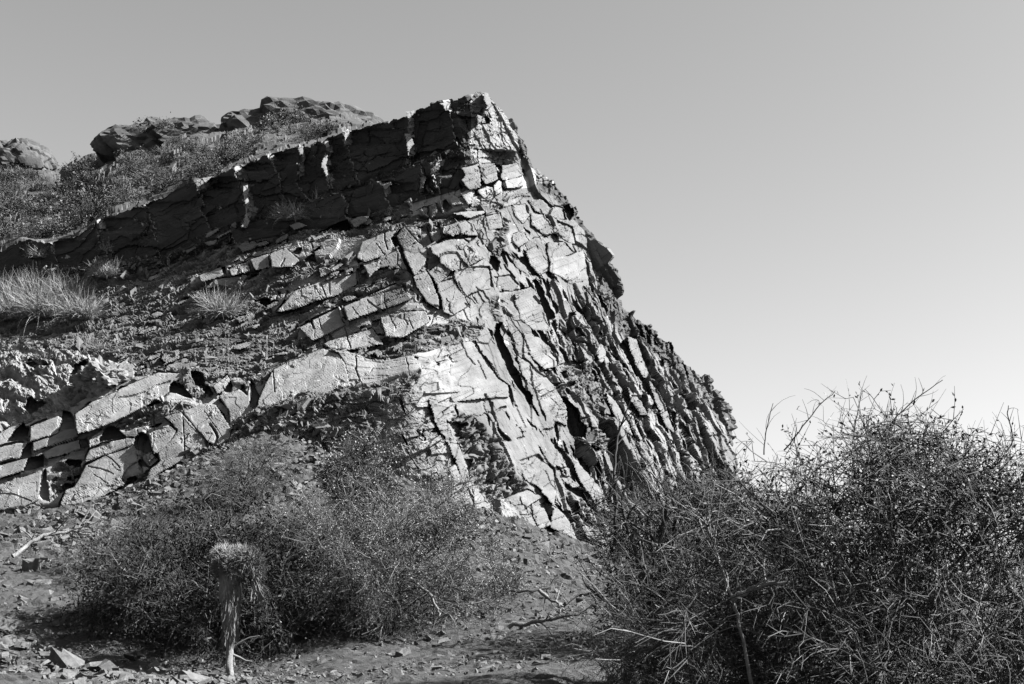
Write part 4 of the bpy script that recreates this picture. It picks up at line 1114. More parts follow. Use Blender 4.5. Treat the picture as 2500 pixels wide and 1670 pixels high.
def hill_at(px, py):
    i = np.argmin((HPX - px) ** 2 + (HPY - py) ** 2 + np.where(np.arange(HB.shape[0])[:, None] > nt_ + 1, 1e9, 0))
    return HB.reshape(-1, 3)[i]


def outcrop(name, label, px, py, Y, hw, hh, depth, seed, rz=0.0, mat=None, cat='outcrop', small=1.0, fs=1.0):
    bm = bmesh.new()
    bmesh.ops.create_icosphere(bm, subdivisions=5, radius=1.0)
    co = np.array([v.co[:] for v in bm.verts])
    fc = np.array([[v.index for v in f.verts] for f in bm.faces])
    bm.free()
    s = Y / F_PX
    sq = np.sign(co) * np.abs(co) ** np.array([.9, .9, .95])
    Q = sq * np.array([hw * s, depth, hh * s])
    Q0 = Q
    Q = Q / fs
    f, e, _ = facet((Q[:, 0] + .5 * Q[:, 1]) / 1.2 + seed, (Q[:, 2] * .8 + .45 * Q[:, 0] - .4 * Q[:, 1]) / .62, seed, .9)
    g, e2, _ = facet((Q[:, 0] - .6 * Q[:, 1]) / .45 + seed, (Q[:, 2] * .8 - .3 * Q[:, 0] + .5 * Q[:, 1]) / .34, seed + 3, .9)
    Q = Q0 + small * co * (.14 * f + .10 * g - .10 * np.exp(-(e / .07) ** 2) + .12 * fbm(Q[:, 0] * .8 + seed, Q[:, 1] * .8 + Q[:, 2], seed, 3))[:, None]
    c = at(px, py, Y)
    o = mesh_obj(name, Q, fc, mat or M_OUTCROP)
    o.location = c; o.rotation_euler = (0, 0, rz)
    tag(o, label, cat)
    return o


outcrop('rock_outcrop', 'pale broken rock outcrop on the skyline at the far left edge', 45, 402, 63, 100, 66, 1.5, 301)
outcrop('rock_outcrop', 'rounded dark rocky hump on the skyline behind the crag top', 742, 340, 53.0, 225, 92, 1.8, 305)
outcrop('rock_outcrop', 'low dark rocky hump on the skyline left of the rounded hump', 430, 372, 54, 205, 76, 1.6, 309)
b_Y = float(crag_at(262, 925)[0][1])
outcrop('boulder', 'pale rounded boulder on the earth bank above the lower left slabs', 258, 928, b_Y - .05, 72, 42, .5, 337, mat=M_STONE_P, cat='boulder', small=.55, fs=.22)

# ------------------------------------------------------------------ vegetation helpers
def tube_mesh(lines, radii, sides=3):
    """lines (n,k,3), radii (n,k): one closed-looking thin tube per line"""
    lines = np.asarray(lines, float); radii = np.asarray(radii, float)
    n, k, _ = lines.shape
    tan = np.gradient(lines, axis=1)
    tan /= np.linalg.norm(tan, axis=-1, keepdims=True) + 1e-9
    ref = np.tile(np.array([[0.31, 0.52, 0.79]]), (n, 1))
    swap = np.abs((tan.mean(1) * ref).sum(-1)) > .85
    ref[swap] = (0.9, -.3, .1)
    a = np.cross(tan, ref[:, None, :]); a /= np.linalg.norm(a, axis=-1, keepdims=True) + 1e-9
    b = np.cross(tan, a)
    ang = np.arange(sides) * 2 * np.pi / sides
    ring = a[:, :, None, :] * np.cos(ang)[None, None, :, None] + b[:, :, None, :] * np.sin(ang)[None, None, :, None]
    V_ = lines[:, :, None, :] + ring * radii[:, :, None, None]
    V_ = V_.reshape(-1, 3)
    base = (np.arange(n) * k * sides)[:, None, None] + (np.arange(k - 1) * sides)[None, :, None]
    s = np.arange(sides)[None, None, :]; s2 = (np.arange(sides) + 1) % sides
    q = np.stack([base + s, base + s2[None, None, :], base + sides + s2[None, None, :], base + sides + s], -1)
    return V_, q.reshape(-1, 4)


def unit(v):
    return v / (np.linalg.norm(v, axis=-1, keepdims=True) + 1e-9)


def shoots(start, direc, length, k=5, bend=.5, droop=0.0, rng=RNG):
    """curved polylines: start (n,3), direc (n,3), length (n,)"""
    n = len(start)
    d = unit(direc)
    pts = [start]
    turn = rng.normal(0, 1, (n, 3)) * bend / (k - 1)
    for i in range(k - 1):
        d = unit(d + turn + rng.normal(0, .45 * bend / (k - 1), (n, 3)) + np.array([0, 0, -droop / (k - 1)]))
        pts.append(pts[-1] + d * (length / (k - 1))[:, None])
    return np.stack(pts, 1)


def pick_along(lines, m, lo, hi, rng=RNG):
    """m points on every line with the line direction there"""
    n, k, _ = lines.shape
    t = rng.uniform(lo, hi, (n, m)) * (k - 1)
    i = np.clip(t.astype(int), 0, k - 2); f = (t - i)[..., None]
    r = np.arange(n)[:, None]
    p = lines[r, i] * (1 - f) + lines[r, i + 1] * f
    d = lines[r, i + 1] - lines[r, i]
    return p.reshape(-1, 3), unit(d.reshape(-1, 3))


def leaf_mesh(p, size, rng=RNG, axis=None, aspect=.45):
    n = len(p)
    a = unit(rng.normal(0, 1, (n, 3)) if axis is None else axis + rng.normal(0, .6, (n, 3)))
    b = unit(np.cross(a, rng.normal(0, 1, (n, 3))))
    L = (size * rng.uniform(.6, 1.4, n))[:, None]
    v = np.stack([p, p + a * L * .5 + b * L * aspect * .5, p + a * L, p + a * L * .5 - b * L * aspect * .5], 1)
    return v.reshape(-1, 3), np.arange(4 * n).reshape(n, 4)


def dome_len(p, c, rad):
    """how far inside the dome (1 = centre, 0 = skin)"""
    return 1 - np.linalg.norm((p - c) / rad, axis=-1)


def bush(name, label, root, centre, rad, seed, limbs=14, n1=12, n2=10, n3=4, r0=.018, leaves=2, leaf=.02, leaf_low=0.0, mats=None, droop=.25, spread=1.0, k3=.2, limb_mat=None, stray=0.0, low=-.55, l2=.42, dead=.12, hollow=.25, pale_leaf=.45, dark=None):
    """woody bush: limbs > branches > twigs > twiglets inside an egg-shaped outline, leaves on the twiglets"""
    rng = np.random.default_rng(seed)
    root = np.array(root, float); c = np.array(centre, float); rad = np.array(rad, float)
    th = rng.uniform(0, 2 * np.pi, limbs); zz = rng.uniform(low, 1.0, limbs)
    rr = np.sqrt(np.clip(1 - zz ** 2, 0, 1))
    target = c + np.stack([rr * np.cos(th), rr * np.sin(th), zz], -1) * rad * rng.uniform(.55, .95, limbs)[:, None]
    st = root + np.stack([rng.normal(0, .22 * rad[0] * spread, limbs), rng.normal(0, .2 * rad[1] * spread, limbs), np.zeros(limbs)], -1)
    st[:, 2] = ground_z(st[:, 0], st[:, 1]) - .05
    L0 = np.linalg.norm(target - st, axis=-1)
    k = 7
    tt = np.linspace(0, 1, k)[None, :, None]
    up_ = st + np.stack([.2 * (target - st)[:, 0], .2 * (target - st)[:, 1], .75 * (target - st)[:, 2]], -1)
    limb = st[:, None] * (1 - tt) ** 2 + up_[:, None] * 2 * tt * (1 - tt) + target[:, None] * tt ** 2
    limb = limb + rng.normal(0, .03, limb.shape) * L0[:, None, None] * np.sin(tt * np.pi)
    lr = 1.5 * r0 * (1 - .75 * np.linspace(0, 1, k))[None] * rng.uniform(.5, 1.2, limbs)[:, None]
    o_ = empty(name, tuple(root)); tag(o_, label, 'bush')
    V0, F0 = tube_mesh(limb - root, lr, 5)
    def trim(lines):
        # pull strayed ends back inside the outline
        q = (lines - c) / rad
        d = np.linalg.norm(q, axis=-1, keepdims=True)
        lim = .98 + .10 * rng.normal(0, 1, (len(lines), 1, 1)) + stray * (rng.random((len(lines), 1, 1)) < .05)
        dn = q / np.maximum(d, 1e-6)
        lim = lim * (.76 + .60 * vnoise(dn[..., :1] * 2.3 + dn[..., 1:2] * 1.7 + seed, dn[..., 2:] * 2.6 + dn[..., 1:2] * 1.3, seed + 3))
        return c + q * np.minimum(1, np.maximum(lim, .6) / np.maximum(d, 1e-6)) * rad
    p, d = pick_along(limb, n1, .25, 1.0, rng)
    out_ = unit((p - c) / rad)
    b1 = shoots(p, d * .8 + out_ * .6 + rng.normal(0, .6, p.shape), rng.uniform(.5, 1.0, len(p)) * .62 * rad.mean(), 6, .8, droop, rng)
    b1 = trim(b1)
    p, d = pick_along(b1, n2, .15, 1.0, rng)
    out_ = unit((p - c) / rad)
    b2 = shoots(p, d * .7 + out_ * .5 + rng.normal(0, .7, p.shape), rng.uniform(.4, 1.0, len(p)) * l2, 4, .9, droop, rng)
    b2 = trim(b2)
    p, d = pick_along(b2, n3, .2, 1.0, rng)
    out_ = unit((p - c) / rad)
    b3 = shoots(p, d * .6 + out_ * .4 + rng.normal(0, .8, p.shape), rng.uniform(.4, 1.2, len(p)) * k3, 3, .8, 0, rng)
    # nothing reaches below the ground
    tm, lm = mats or (M_TWIG, M_LEAF)
    # gaps: whole sprays missing here and there
    gap = lambda L_: vnoise(L_[:, 0, 0] * 2.1 + seed, L_[:, 0, 2] * 2.1 + L_[:, 0, 1] * 1.3, seed + 9) > hollow
    b2 = b2[gap(b2)]; b3 = b3[gap(b3)]
    rr1 = r0 * .38 * (1 - .7 * np.linspace(0, 1, 6))[None] * rng.uniform(.6, 1.2, len(b1))[:, None]
    rr2 = r0 * .20 * (1 - .6 * np.linspace(0, 1, 4))[None] * rng.uniform(.6, 1.3, len(b2))[:, None]
    rr3 = r0 * .12 * (1 - .6 * np.linspace(0, 1, 3))[None] * rng.uniform(.7, 1.4, len(b3))[:, None]
    mesh_obj('limbs', V0, F0, limb_mat or tm, o_, smooth=True)['kind'] = 'stuff'
    va, fa = tube_mesh(b1 - root, rr1, 4); vb, fb_ = tube_mesh(b2 - root, rr2, 3); vc, fc_ = tube_mesh(b3 - root, rr3, 3)
    fp = np.concatenate([fa, fb_ + len(va), fc_ + len(va) + len(vb)])
    # a share of the twigs is dead and bleached
    gl = np.concatenate([np.repeat(rng.random(len(b1)), 20), np.repeat(rng.random(len(b2)), 9), np.repeat(rng.random(len(b3)), 6)]) < dead
    vv_ = np.concatenate([va, vb, vc])
    mesh_obj('bleached_twigs', vv_, fp[gl], M_TWIG_P, o_)['kind'] = 'stuff'
    mesh_obj('twigs', vv_, fp[~gl], tm, o_)['kind'] = 'stuff'
    if leaves:
        p, d = pick_along(b3, leaves, .2, 1.0, rng)
        h = ((p - c) / rad)[:, 2]
        dens = np.clip((h - leaf_low) * 2.5, 0, 1)
        clump = vnoise(p[:, 0] * 3.2 / max(rad[0], 1) * 2, (p[:, 2] + p[:, 1]) * 3.2, seed)
        keep = rng.random(len(p)) < dens * sstep(.25, .6, clump)
        p = p[keep]; d = d[keep]
        v, f = leaf_mesh(p - root, leaf, rng, d)
        gl = rng.random(len(f)) < pale_leaf
        mesh_obj('leaves', v, f[~gl], dark or M_LEAF, o_)['kind'] = 'stuff'
        mesh_obj('pale_leaves', v, f[gl], lm, o_)['kind'] = 'stuff'
    return o_


def tuft_mesh(n, rad, h, seed, width=.006, lean=.5):
    """grass clump: n tapering arched blades"""
    rng = np.random.default_rng(seed)
    a = rng.uniform(0, 2 * np.pi, n); r = rad * np.sqrt(rng.random(n)) * .55
    st = np.stack([r * np.cos(a), r * np.sin(a), np.full(n, -.04)], -1)
    a2 = a + rng.normal(0, .6, n)
    out_ = np.stack([np.cos(a2), np.sin(a2), np.zeros(n)], -1)
    d = unit(out_ * (lean * (r / (rad * .55)) + rng.normal(0, .16, n))[:, None] + np.array([0, 0, 1.0]))
    ln = shoots(st, d, h * rng.uniform(.35, 1.1, n), 5, .9, .35, rng)
    side = unit(np.cross(ln[:, 1] - ln[:, 0], rng.normal(0, 1, (n, 3))))
    w = width * np.array([1, .9, .7, .45, .1])[None, :, None] * rng.uniform(.6, 1.3, (n, 1, 1))
    v = np.stack([ln - side[:, None] * w, ln + side[:, None] * w], 2)        # n,5,2,3
    base = (np.arange(n) * 10)[:, None] + (np.arange(4) * 2)[None]
    f = np.stack([base, base + 1, base + 3, base + 2], -1).reshape(-1, 4)
    return v.reshape(-1, 3), f


def tuft(name, label, p, n, rad, h, seed, cat='grass tuft', mat=None, width=.006, lean=.5, group=None):
    v, f = tuft_mesh(n, rad, h, seed, width, lean)
    o = mesh_obj(name, v, f, mat or M_GRASS)
    o.location = p
    tag(o, label, cat, group)
    return o


# ------------------------------------------------------------------ the big bare bush at the lower right, nearest the camera
def bush_at(name, label, px, py, Y, rad, seed, **kw):
    c = at(px, py, Y)
    return bush(name, label, (c[0], Y, float(ground_z(c[0], Y))), c, rad, seed, **kw)


bush_at('thorn_bush', 'large tangled bush of bare twigs with a leafy top filling the lower right', 2190, 1590, 10.9, (2.55, 2.2, 1.50), 401,
        limbs=60, n1=15, n2=13, n3=3, r0=.021, leaves=4, leaf=.030, leaf_low=.15, dead=.12, pale_leaf=.30, limb_mat=M_DEAD, hollow=.06, dark=M_LEAF_D, mats=(M_TWIG, M_LEAF_P), droop=.4, k3=.24, stray=.16, spread=1.6, l2=.65)
bush_at('thorn_bush', 'dark leafless bush of curved upright stems left of the large tangled bush', 1640, 1440, 12.8, (.85, .9, 1.15), 402,
        limbs=34, n1=8, n2=6, n3=3, r0=.024, leaves=0, mats=(M_TWIG, M_LEAF), droop=-.1, k3=.2, stray=.2, l2=.45, low=-.1)
bush_at('thorn_bush', 'dark dense bush half hidden behind the large tangled bush, shading the path', 1760, 1440, 16.6, (1.75, 1.9, 1.20), 410,
        limbs=24, n1=11, n2=9, n3=3, r0=.020, leaves=5, leaf=.045, leaf_low=-1.2, mats=(M_TWIG, M_LEAF_P), droop=.2, k3=.24, l2=.5, dead=.06, pale_leaf=.03, hollow=.1, dark=M_LEAF_D)
# ------------------------------------------------------------------ bushes on the slope below the crag
bush_at('scrub_bush', 'broad fine-leaved bush in the middle, its right side bright in the sun', 925, 1385, 19.2, (1.65, 1.6, 1.45), 403,
        limbs=34, n1=13, n2=10, n3=4, r0=.017, leaves=6, leaf=.018, leaf_low=-1.2, mats=(M_TWIG, M_LEAF_B), droop=.0, k3=.22, l2=.45, dead=.25, pale_leaf=.8, hollow=.3, dark=M_LEAF_D)
bush_at('scrub_bush', 'low spreading pale bush right of the fine-leaved middle bush', 1180, 1420, 20.4, (.60, .8, .50), 404,
        limbs=14, n1=9, n2=8, n3=3, r0=.012, leaves=2, leaf=.024, leaf_low=-1.2, mats=(M_TWIG, M_LEAF_B), droop=.1, k3=.18, l2=.3, dead=.35)
bush_at('scrub_bush', 'dark open bush of dead twigs behind the shaggy stump', 520, 1465, 18.6, (1.90, 1.4, 1.25), 405,
        limbs=36, n1=13, n2=10, n3=3, r0=.018, leaves=6, leaf=.042, leaf_low=-1.2, mats=(M_TWIG, M_LEAF_P), droop=.15, k3=.22, l2=.42, dead=.13, pale_leaf=.03, hollow=.15, dark=M_LEAF_D)
bush_at('scrub_bush', 'low sparse bush of pale dead twigs at the left beside the fallen branch', 270, 1380, 20.8, (.95, 1.0, .66), 406,
        limbs=16, n1=9, n2=7, n3=3, r0=.014, leaves=1, leaf=.022, leaf_low=-1.2, mats=(M_TWIG, M_LEAF), droop=.3, k3=.2, l2=.35, dead=.4)
bush_at('scrub_bush', 'feathery upright bush rising against the pale foot of the crag', 885, 1170, 22.4, (.60, .7, .78), 407,
        limbs=16, n1=11, n2=10, n3=3, r0=.014, leaves=5, leaf=.034, leaf_low=-1.2, mats=(M_TWIG, M_LEAF_B), droop=-.15, k3=.2, l2=.3, pale_leaf=.35)
bush_at('scrub_bush', 'thin bush of grey twigs on the rubble below the lower slabs', 610, 1160, 23.6, (.95, .8, .55), 408,
        limbs=16, n1=10, n2=8, n3=2, r0=.013, leaves=1, leaf=.024, leaf_low=-1.2, mats=(M_TWIG, M_LEAF_P), droop=0, k3=.2, l2=.35, dead=.25)
bush_at('scrub_bush', 'straggly bush at the foot of the crag behind the fine-leaved bush', 1080, 1220, 22.8, (.75, .7, .5), 409,
        limbs=14, n1=9, n2=8, n3=2, r0=.013, leaves=4, leaf=.03, leaf_low=-1.2, mats=(M_TWIG, M_LEAF_B), droop=0, k3=.2, l2=.3, dead=.2)

# ------------------------------------------------------------------ hillside shrubs behind the ridge
def shrub_meshes(seed, dense=700, dome=.75):
    rng = np.random.default_rng(seed)
    n = 46
    th = rng.uniform(0, 2 * np.pi, n); ph = np.arccos(rng.uniform(.05, 1, n))
    d = np.stack([np.sin(ph) * np.cos(th), np.sin(ph) * np.sin(th), np.cos(ph) * dome], -1)
    st = rng.normal(0, .06, (n, 3)) * np.array([1, 1, 0]) - np.array([0, 0, .06])
    l0 = shoots(st, d, rng.uniform(.45, .85, n), 5, .5, -.1, rng)
    p, dd = pick_along(l0, 7, .3, 1, rng)
    l1 = shoots(p, dd + rng.normal(0, .6, p.shape), rng.uniform(.15, .35, len(p)), 4, .6, 0, rng)
    va, fa = tube_mesh(l0, np.full((n, 5), .010) * np.linspace(1, .4, 5)[None], 3)
    vb, fb_ = tube_mesh(l1, np.full((len(l1), 4), .005), 3)
    stems = (np.concatenate([va, vb]), np.concatenate([fa, fb_ + len(va)]))
    p, dd = pick_along(l1, max(1, dense // len(l1)), .1, 1, rng)
    return stems, leaf_mesh(p + rng.normal(0, .05, p.shape), .05, rng, dd, .55)


SHRUBS = []
for k in range(6):
    stems, lv = shrub_meshes(500 + k, (1600, 2400, 1200, 1900, 2600, 1000)[k])
    e = empty('hill_shrub')
    mesh_obj('stems', *stems, M_TWIG if k != 3 else M_TWIG_P, e)['kind'] = 'stuff'
    mesh_obj('leaves', *lv, M_LEAF_P if k in (2,) else M_LEAF, e)['kind'] = 'stuff'
    SHRUBS.append([e, False])


def copy_thing(src, loc, rz, sc, label, group):
    c = src.copy(); COL.objects.link(c)
    c.location = loc; c.rotation_euler = (0, 0, rz); c.scale = (sc[0], sc[0], sc[1])
    for ch in list(src.children):
        cc = ch.copy(); COL.objects.link(cc); cc.parent = c
    return tag(c, label, src.get('category', 'shrub'), group)


rngh = np.random.default_rng(515)
n_sh = 0
pts = []
while n_sh < 105:
    px = rngh.uniform(-60, 800)
    lo_ = np.interp(px, r0[:, 0], r0[:, 1]) - 4; hi_ = np.interp(px, SKY_L[:, 0], SKY_L[:, 1]) + 4
    if lo_ - hi_ < 12: continue
    t = rngh.random() ** 1.1
    pts.append((px, lo_ + (hi_ - lo_) * t)) if not ((560 < px < 910 and lo_ + (hi_ - lo_) * t < 312) or (300 < px < 560 and lo_ + (hi_ - lo_) * t < 338) or px < 150 and lo_ + (hi_ - lo_) * t < 425) or rngh.random() < .18 else None; n_sh += 1
for i, (px, py) in enumerate(pts):
    p = hill_at(px, py)
    _lo = np.interp(px, r0[:, 0], r0[:, 1]); _hi = np.interp(px, SKY_L[:, 0], SKY_L[:, 1]); _t = (_lo - py) / (_lo - _hi)
    s_label = 'grey shrub on the far left of the hillside behind the ridge' if px < 220 else ('grey shrub on the hillside close under the skyline' if _t > .66 else ('grey shrub just above the edge of the dark ridge' if _t < .3 else 'grey shrub in the middle of the hillside behind the ridge'))
    k = int(rngh.integers(0, 6))
    src, used = SHRUBS[k]
    s_ = .45 * math.exp(rngh.normal(.45, .45)) * (1.2 if py > 420 else .9)
    if not used:
        src.location = p; src.scale = (s_, s_, s_ * .9); SHRUBS[k][1] = True
        tag(src, s_label, 'shrub', 'shrubs on the hillside behind the ridge')
    else:
        copy_thing(src, p, rngh.uniform(0, 6.3), (s_, s_ * rngh.uniform(.6, 1.1)), s_label, 'shrubs on the hillside behind the ridge')

# ------------------------------------------------------------------ grass tufts on the crag's ledges and scree
def on_crag(px, py):
    return crag_at(px, py)[0]


for i, (px, py, n, rad, h) in enumerate(((40,775,1500,.72,.95),(120,770,1500,.75,1.0),(205,785,1300,.62,.8),(15,725,1100,.6,.85),(85,720,1200,.65,.9),(165,730,1100,.6,.85))):
    tuft('grass_tuft', 'pale dry grass of the large clump at the left edge', on_crag(px, py), n, rad, h, 600 + i, lean=.8, group='large pale grass clump at the left edge')
tuft('grass_tuft', 'spiky pale grass tuft under the left end of the shaded rock band', on_crag(270, 680), 900, .5, .55, 611, lean=.9)
tuft('grass_tuft', 'bushy grass tuft over a dark hollow on the scree left of the slabs', on_crag(545, 775), 1300, .48, .75, 612, lean=.8)
tuft('grass_tuft', 'bright grass tuft on the ledge against the shaded rock band', on_crag(710, 535), 1200, .52, .50, 613, lean=1.0)
tuft('grass_tuft', 'small round tuft on the scree above the pale earth bank', on_crag(240, 855), 700, .26, .32, 614, lean=1.1)
tuft('grass_tuft', 'faint wispy plant in the shadow below the shaded rock band', on_crag(770, 485), 60, .3, .45, 615, lean=.9)
tuft('grass_tuft', 'low dark tuft beside the pale flakes under the shaded band', on_crag(500, 605), 500, .28, .3, 616, mat=M_LEAF, lean=1.0)
tuft('grass_tuft', 'low grass in front of the dark hollow of the earth bank', on_crag(120, 872), 700, .5, .28, 617, mat=M_LEAF, lean=.9)
tuft('grass_tuft', 'small bushy tuft in the shadow at the left end of the ridge', on_crag(95, 625), 500, .3, .4, 618, lean=.9)
tuft('grass_tuft', 'lone thin tuft in the shadow under the ridge left of centre', on_crag(262, 610), 300, .18, .35, 619, lean=.8)
tuft('grass_tuft', 'dark low turf on the ledge above the big slabs', on_crag(930, 560), 700, .5, .16, 620, mat=M_LEAF, lean=1.0)

# ------------------------------------------------------------------ the shaggy stump in the foreground
SX = at(560, 1645, 17.0)
stump = empty('shaggy_stump', tuple(SX))
tag(stump, 'shaggy upright stump with a tufted needle head in the lower left foreground', 'stump')
sp_ = lambda px, py, dy=0.0: at(px, py, 17.0 + dy) - SX
rs = np.random.default_rng(700)
tl = np.array([[sp_(560,1665), sp_(562,1600), sp_(560,1540), sp_(557,1480), sp_(556,1430), sp_(560,1385)]])
tq = np.linspace(0, 5, 34)
tl = np.stack([np.interp(tq, np.arange(6), tl[0, :, j]) for j in range(3)], -1)
tl = tl + np.stack([.018 * fbm(tq * 1.3, tq * 0, 702, 3), .018 * fbm(tq * 1.3 + 9, tq * 0, 703, 3), 0 * tq], -1)
tr_ = np.interp(tq, np.arange(6), [.052, .040, .050, .072, .098, .10]) * (1 + .30 * fbm(tq * 2.2, tq * 0, 704, 4))
tv, tf = tube_mesh(tl[None], tr_[None], 16)
nn = fbm(tv[:, 2] * 6, np.arctan2(tv[:, 1], tv[:, 0] - .0) * 3, 701, 3)[:, None]
mesh_obj('trunk', tv + nn * .022, tf, M_BARK, stump, smooth=True)
n = 900                                                          # hanging fibres round the upper trunk
t = rs.random(n) ** .7; a = rs.uniform(0, 2 * np.pi, n)
zc = 1.16 - t * .72
st = np.stack([-.01 + (.108 - .05 * t) * np.cos(a), (.108 - .05 * t) * np.sin(a), zc], -1)
fl = shoots(st, np.stack([.06 * np.cos(a), .06 * np.sin(a), -np.ones(n)], -1), rs.uniform(.08, .22, n), 4, .25, .6, rs)
mesh_obj('fibres', *tube_mesh(fl, np.full((n, 4), .0042) * np.array([1, 1, .8, .4])[None], 3), M_FIBRE, stump)['kind'] = 'stuff'
n = 8500                                                         # needle head
a = rs.uniform(0, 2 * np.pi, n); u = rs.random(n)
hc_ = sp_(583, 1380)
ph = np.arccos(1 - 1.5 * u)
d = np.stack([np.sin(ph) * np.cos(a), np.sin(ph) * np.sin(a), np.cos(ph)], -1)
st = hc_ + d * np.array([.29, .27, .22]) * (.75 + .5 * vnoise(d[:, 0] * 2.5 + 3, d[:, 2] * 2.5 + d[:, 1] * 2, 5))[:, None] * rs.uniform(.6, 1.0, (n, 1))
nl = shoots(st, d + rs.normal(0, .35, (n, 3)) + np.array([.15, 0, .25]), rs.uniform(.05, .11, n), 3, .6, .3, rs)
mesh_obj('needle_head', *tube_mesh(nl, np.full((n, 3), .0034) * np.array([1, .8, .3])[None], 3), M_LEAF_P, stump)['kind'] = 'stuff'
n = 46                                                           # bleached strands hanging at its right
st = sp_(625, 1415) + rs.normal(0, .025, (n, 3))
sl = shoots(st, np.array([.45, 0, -1.0]) + rs.normal(0, .18, (n, 3)), rs.uniform(.15, .36, n), 5, .5, .5, rs)
mesh_obj('strands', *tube_mesh(sl, np.full((n, 5), .0045) * np.array([1, 1, 1, .8, .4])[None], 3), M_TWIG_P, stump)['kind'] = 'stuff'


def twig_part(name, pts, r, mat, parent, sides=6):
    pts = np.array(pts)
    k = len(pts)
    return mesh_obj(name, *tube_mesh(pts[None], (r * np.linspace(1, .35, k))[None], sides), mat, parent, smooth=True)


twig_part('side_twig', [sp_(567,1580), sp_(590,1566), sp_(610,1556), sp_(635,1552)], .013, M_TWIG_P, stump)
twig_part('side_twig', [sp_(565,1597), sp_(585,1605), sp_(600,1613), sp_(616,1615)], .017, M_TWIG_P, stump)
twig_part('side_twig', [sp_(546,1514), sp_(535,1514), sp_(529,1511)], .012, M_TWIG_P, stump)
twig_part('side_twig', [sp_(535,1410), sp_(524,1408), sp_(515,1408)], .012, M_TWIG_P, stump)
twig_part('side_twig', [sp_(530,1425), sp_(524,1450), sp_(534,1475), sp_(541,1478)], .011, M_TWIG_P, stump)
twig_part('side_twig', [sp_(578,1470), sp_(588,1466)], .02, M_TWIG_P, stump)

# ------------------------------------------------------------------ fallen and dead branches
def dead_branch(label, pts, r, Ys, side_n=6, seed=0, mat=None, side_len=.3):
    P_ = np.array([at(x, y, Y) for (x, y), Y in zip(pts, Ys)])
    root = P_[0]
    e = empty('dead_branch', tuple(root)); tag(e, label, 'branch')
    rng = np.random.default_rng(seed)
    k = len(P_)
    tt = np.linspace(0, k - 1, 4 * (k - 1) + 1)
    L_ = np.stack([np.interp(tt, np.arange(k), P_[:, j]) for j in range(3)], -1) + rng.normal(0, r * .35, (len(tt), 3))
    mesh_obj('main_stem', *tube_mesh((L_ - root)[None], (r * np.linspace(1, .4, len(tt)))[None], 6), mat or M_DEAD, e, smooth=True)
    if side_n:
        p, d = pick_along(L_[None], side_n, .2, 1, rng)
        b = shoots(p, d + rng.normal(0, .7, p.shape), rng.uniform(.4, 1.1, side_n) * side_len, 5, .7, 0, rng)
        for q in b:
            mesh_obj('side_twig', *tube_mesh((q - root)[None], (r * .4 * np.linspace(1, .4, 5))[None], 4), mat or M_DEAD, e, smooth=True)
    return e


dead_branch('long bleached fallen branch on the stones at the left edge', [(32,1362),(65,1325),(120,1305),(170,1297),(215,1290)], .035, (20.2,20.4,20.6,20.7,20.8), 12, 801, side_len=.55)
dead_branch('pale forked dead branch sticking out of the dark bush right of the stump', [(632,1485),(665,1460),(700,1447),(738,1440)], .020, (18,18,18.1,18.2), 9, 802, side_len=.35)
dead_branch('thin pale dead twig below the forked branch right of the stump', [(625,1507),(645,1507),(668,1512)], .010, (17.9,17.9,18), 2, 803, side_len=.15)
dead_branch('pale dead branch hanging at the lower edge of the middle bush', [(1000,1415),(1045,1445),(1065,1480),(1073,1505),(1105,1497)], .022, (18.4,18.2,18.1,18,18), 8, 804)
dead_branch('grey dead limb lying across the path below the crag foot', [(1240,1440),(1300,1443),(1340,1432),(1365,1405)], .022, (19.8,19.8,19.9,20), 6, 805, M_TWIG)
dead_branch('bleached splintered branch at the edge of the path', [(1315,1443),(1350,1468),(1375,1480)], .028, (18.8,18.6,18.5), 4, 806)
dead_branch('long fallen branch lying on the path in front of the dark bush', [(1240,1530),(1300,1520),(1350,1510),(1405,1502)], .030, (16.5,16.4,16.3,16.2), 5, 807)
dead_branch('thick forked pale limb in the front of the large tangled bush', [(1790,1462),(1830,1442),(1880,1427),(1925,1418)], .022, (9.6,9.55,9.5,9.45), 4, 808, side_len=.3)
dead_branch('pale upright stem rising through the left of the large tangled bush', [(1838,1690),(1820,1590),(1800,1500),(1780,1440),(1750,1360),(1722,1270)], .015, (9.6,9.6,9.6,9.65,9.7,9.8), 12, 809, side_len=.6)
dead_branch('pale slanting stem in the right of the large tangled bush', [(2220,1370),(2280,1395),(2320,1440),(2380,1500),(2440,1560)], .014, (9.5,9.45,9.4,9.4,9.4), 8, 810, side_len=.5)
dead_branch('long bare shoot reaching highest above the large tangled bush', [(2130,1090),(2190,1015),(2240,970),(2300,927)], .007, (11,11,11,11), 8, 811, M_TWIG, side_len=.25)
dead_branch('dark bare shoot slanting up from the left of the large tangled bush', [(1915,1100),(1960,1040),(2000,990),(2040,955)], .007, (11,11,11,11), 8, 812, M_TWIG, side_len=.25)
dead_branch('thin vertical bare shoot above the middle of the large tangled bush', [(2085,1050),(2095,1000),(2106,952)], .006, (11,11,11), 6, 813, M_TWIG, side_len=.2)
dead_branch('short bare shoot rising against the sky beside the crag edge', [(1865,1110),(1868,1060),(1887,985)], .006, (11.5,11.5,11.5), 6, 814, M_TWIG, side_len=.3)
dead_branch('dead curved twig standing in front of the shadowed crag foot', [(1500,1330),(1503,1200),(1500,1110),(1510,1050),(1525,1020)], .018, (13,13,13,13,13), 14, 815, M_TWIG, side_len=.35)
dead_branch('wiry bare shoot with drooping tip at the far right against the sky', [(2440,1130),(2475,1075),(2460,1010),(2462,990)], .007, (10.5,10.5,10.5,10.5), 5, 816, M_TWIG, side_len=.12)

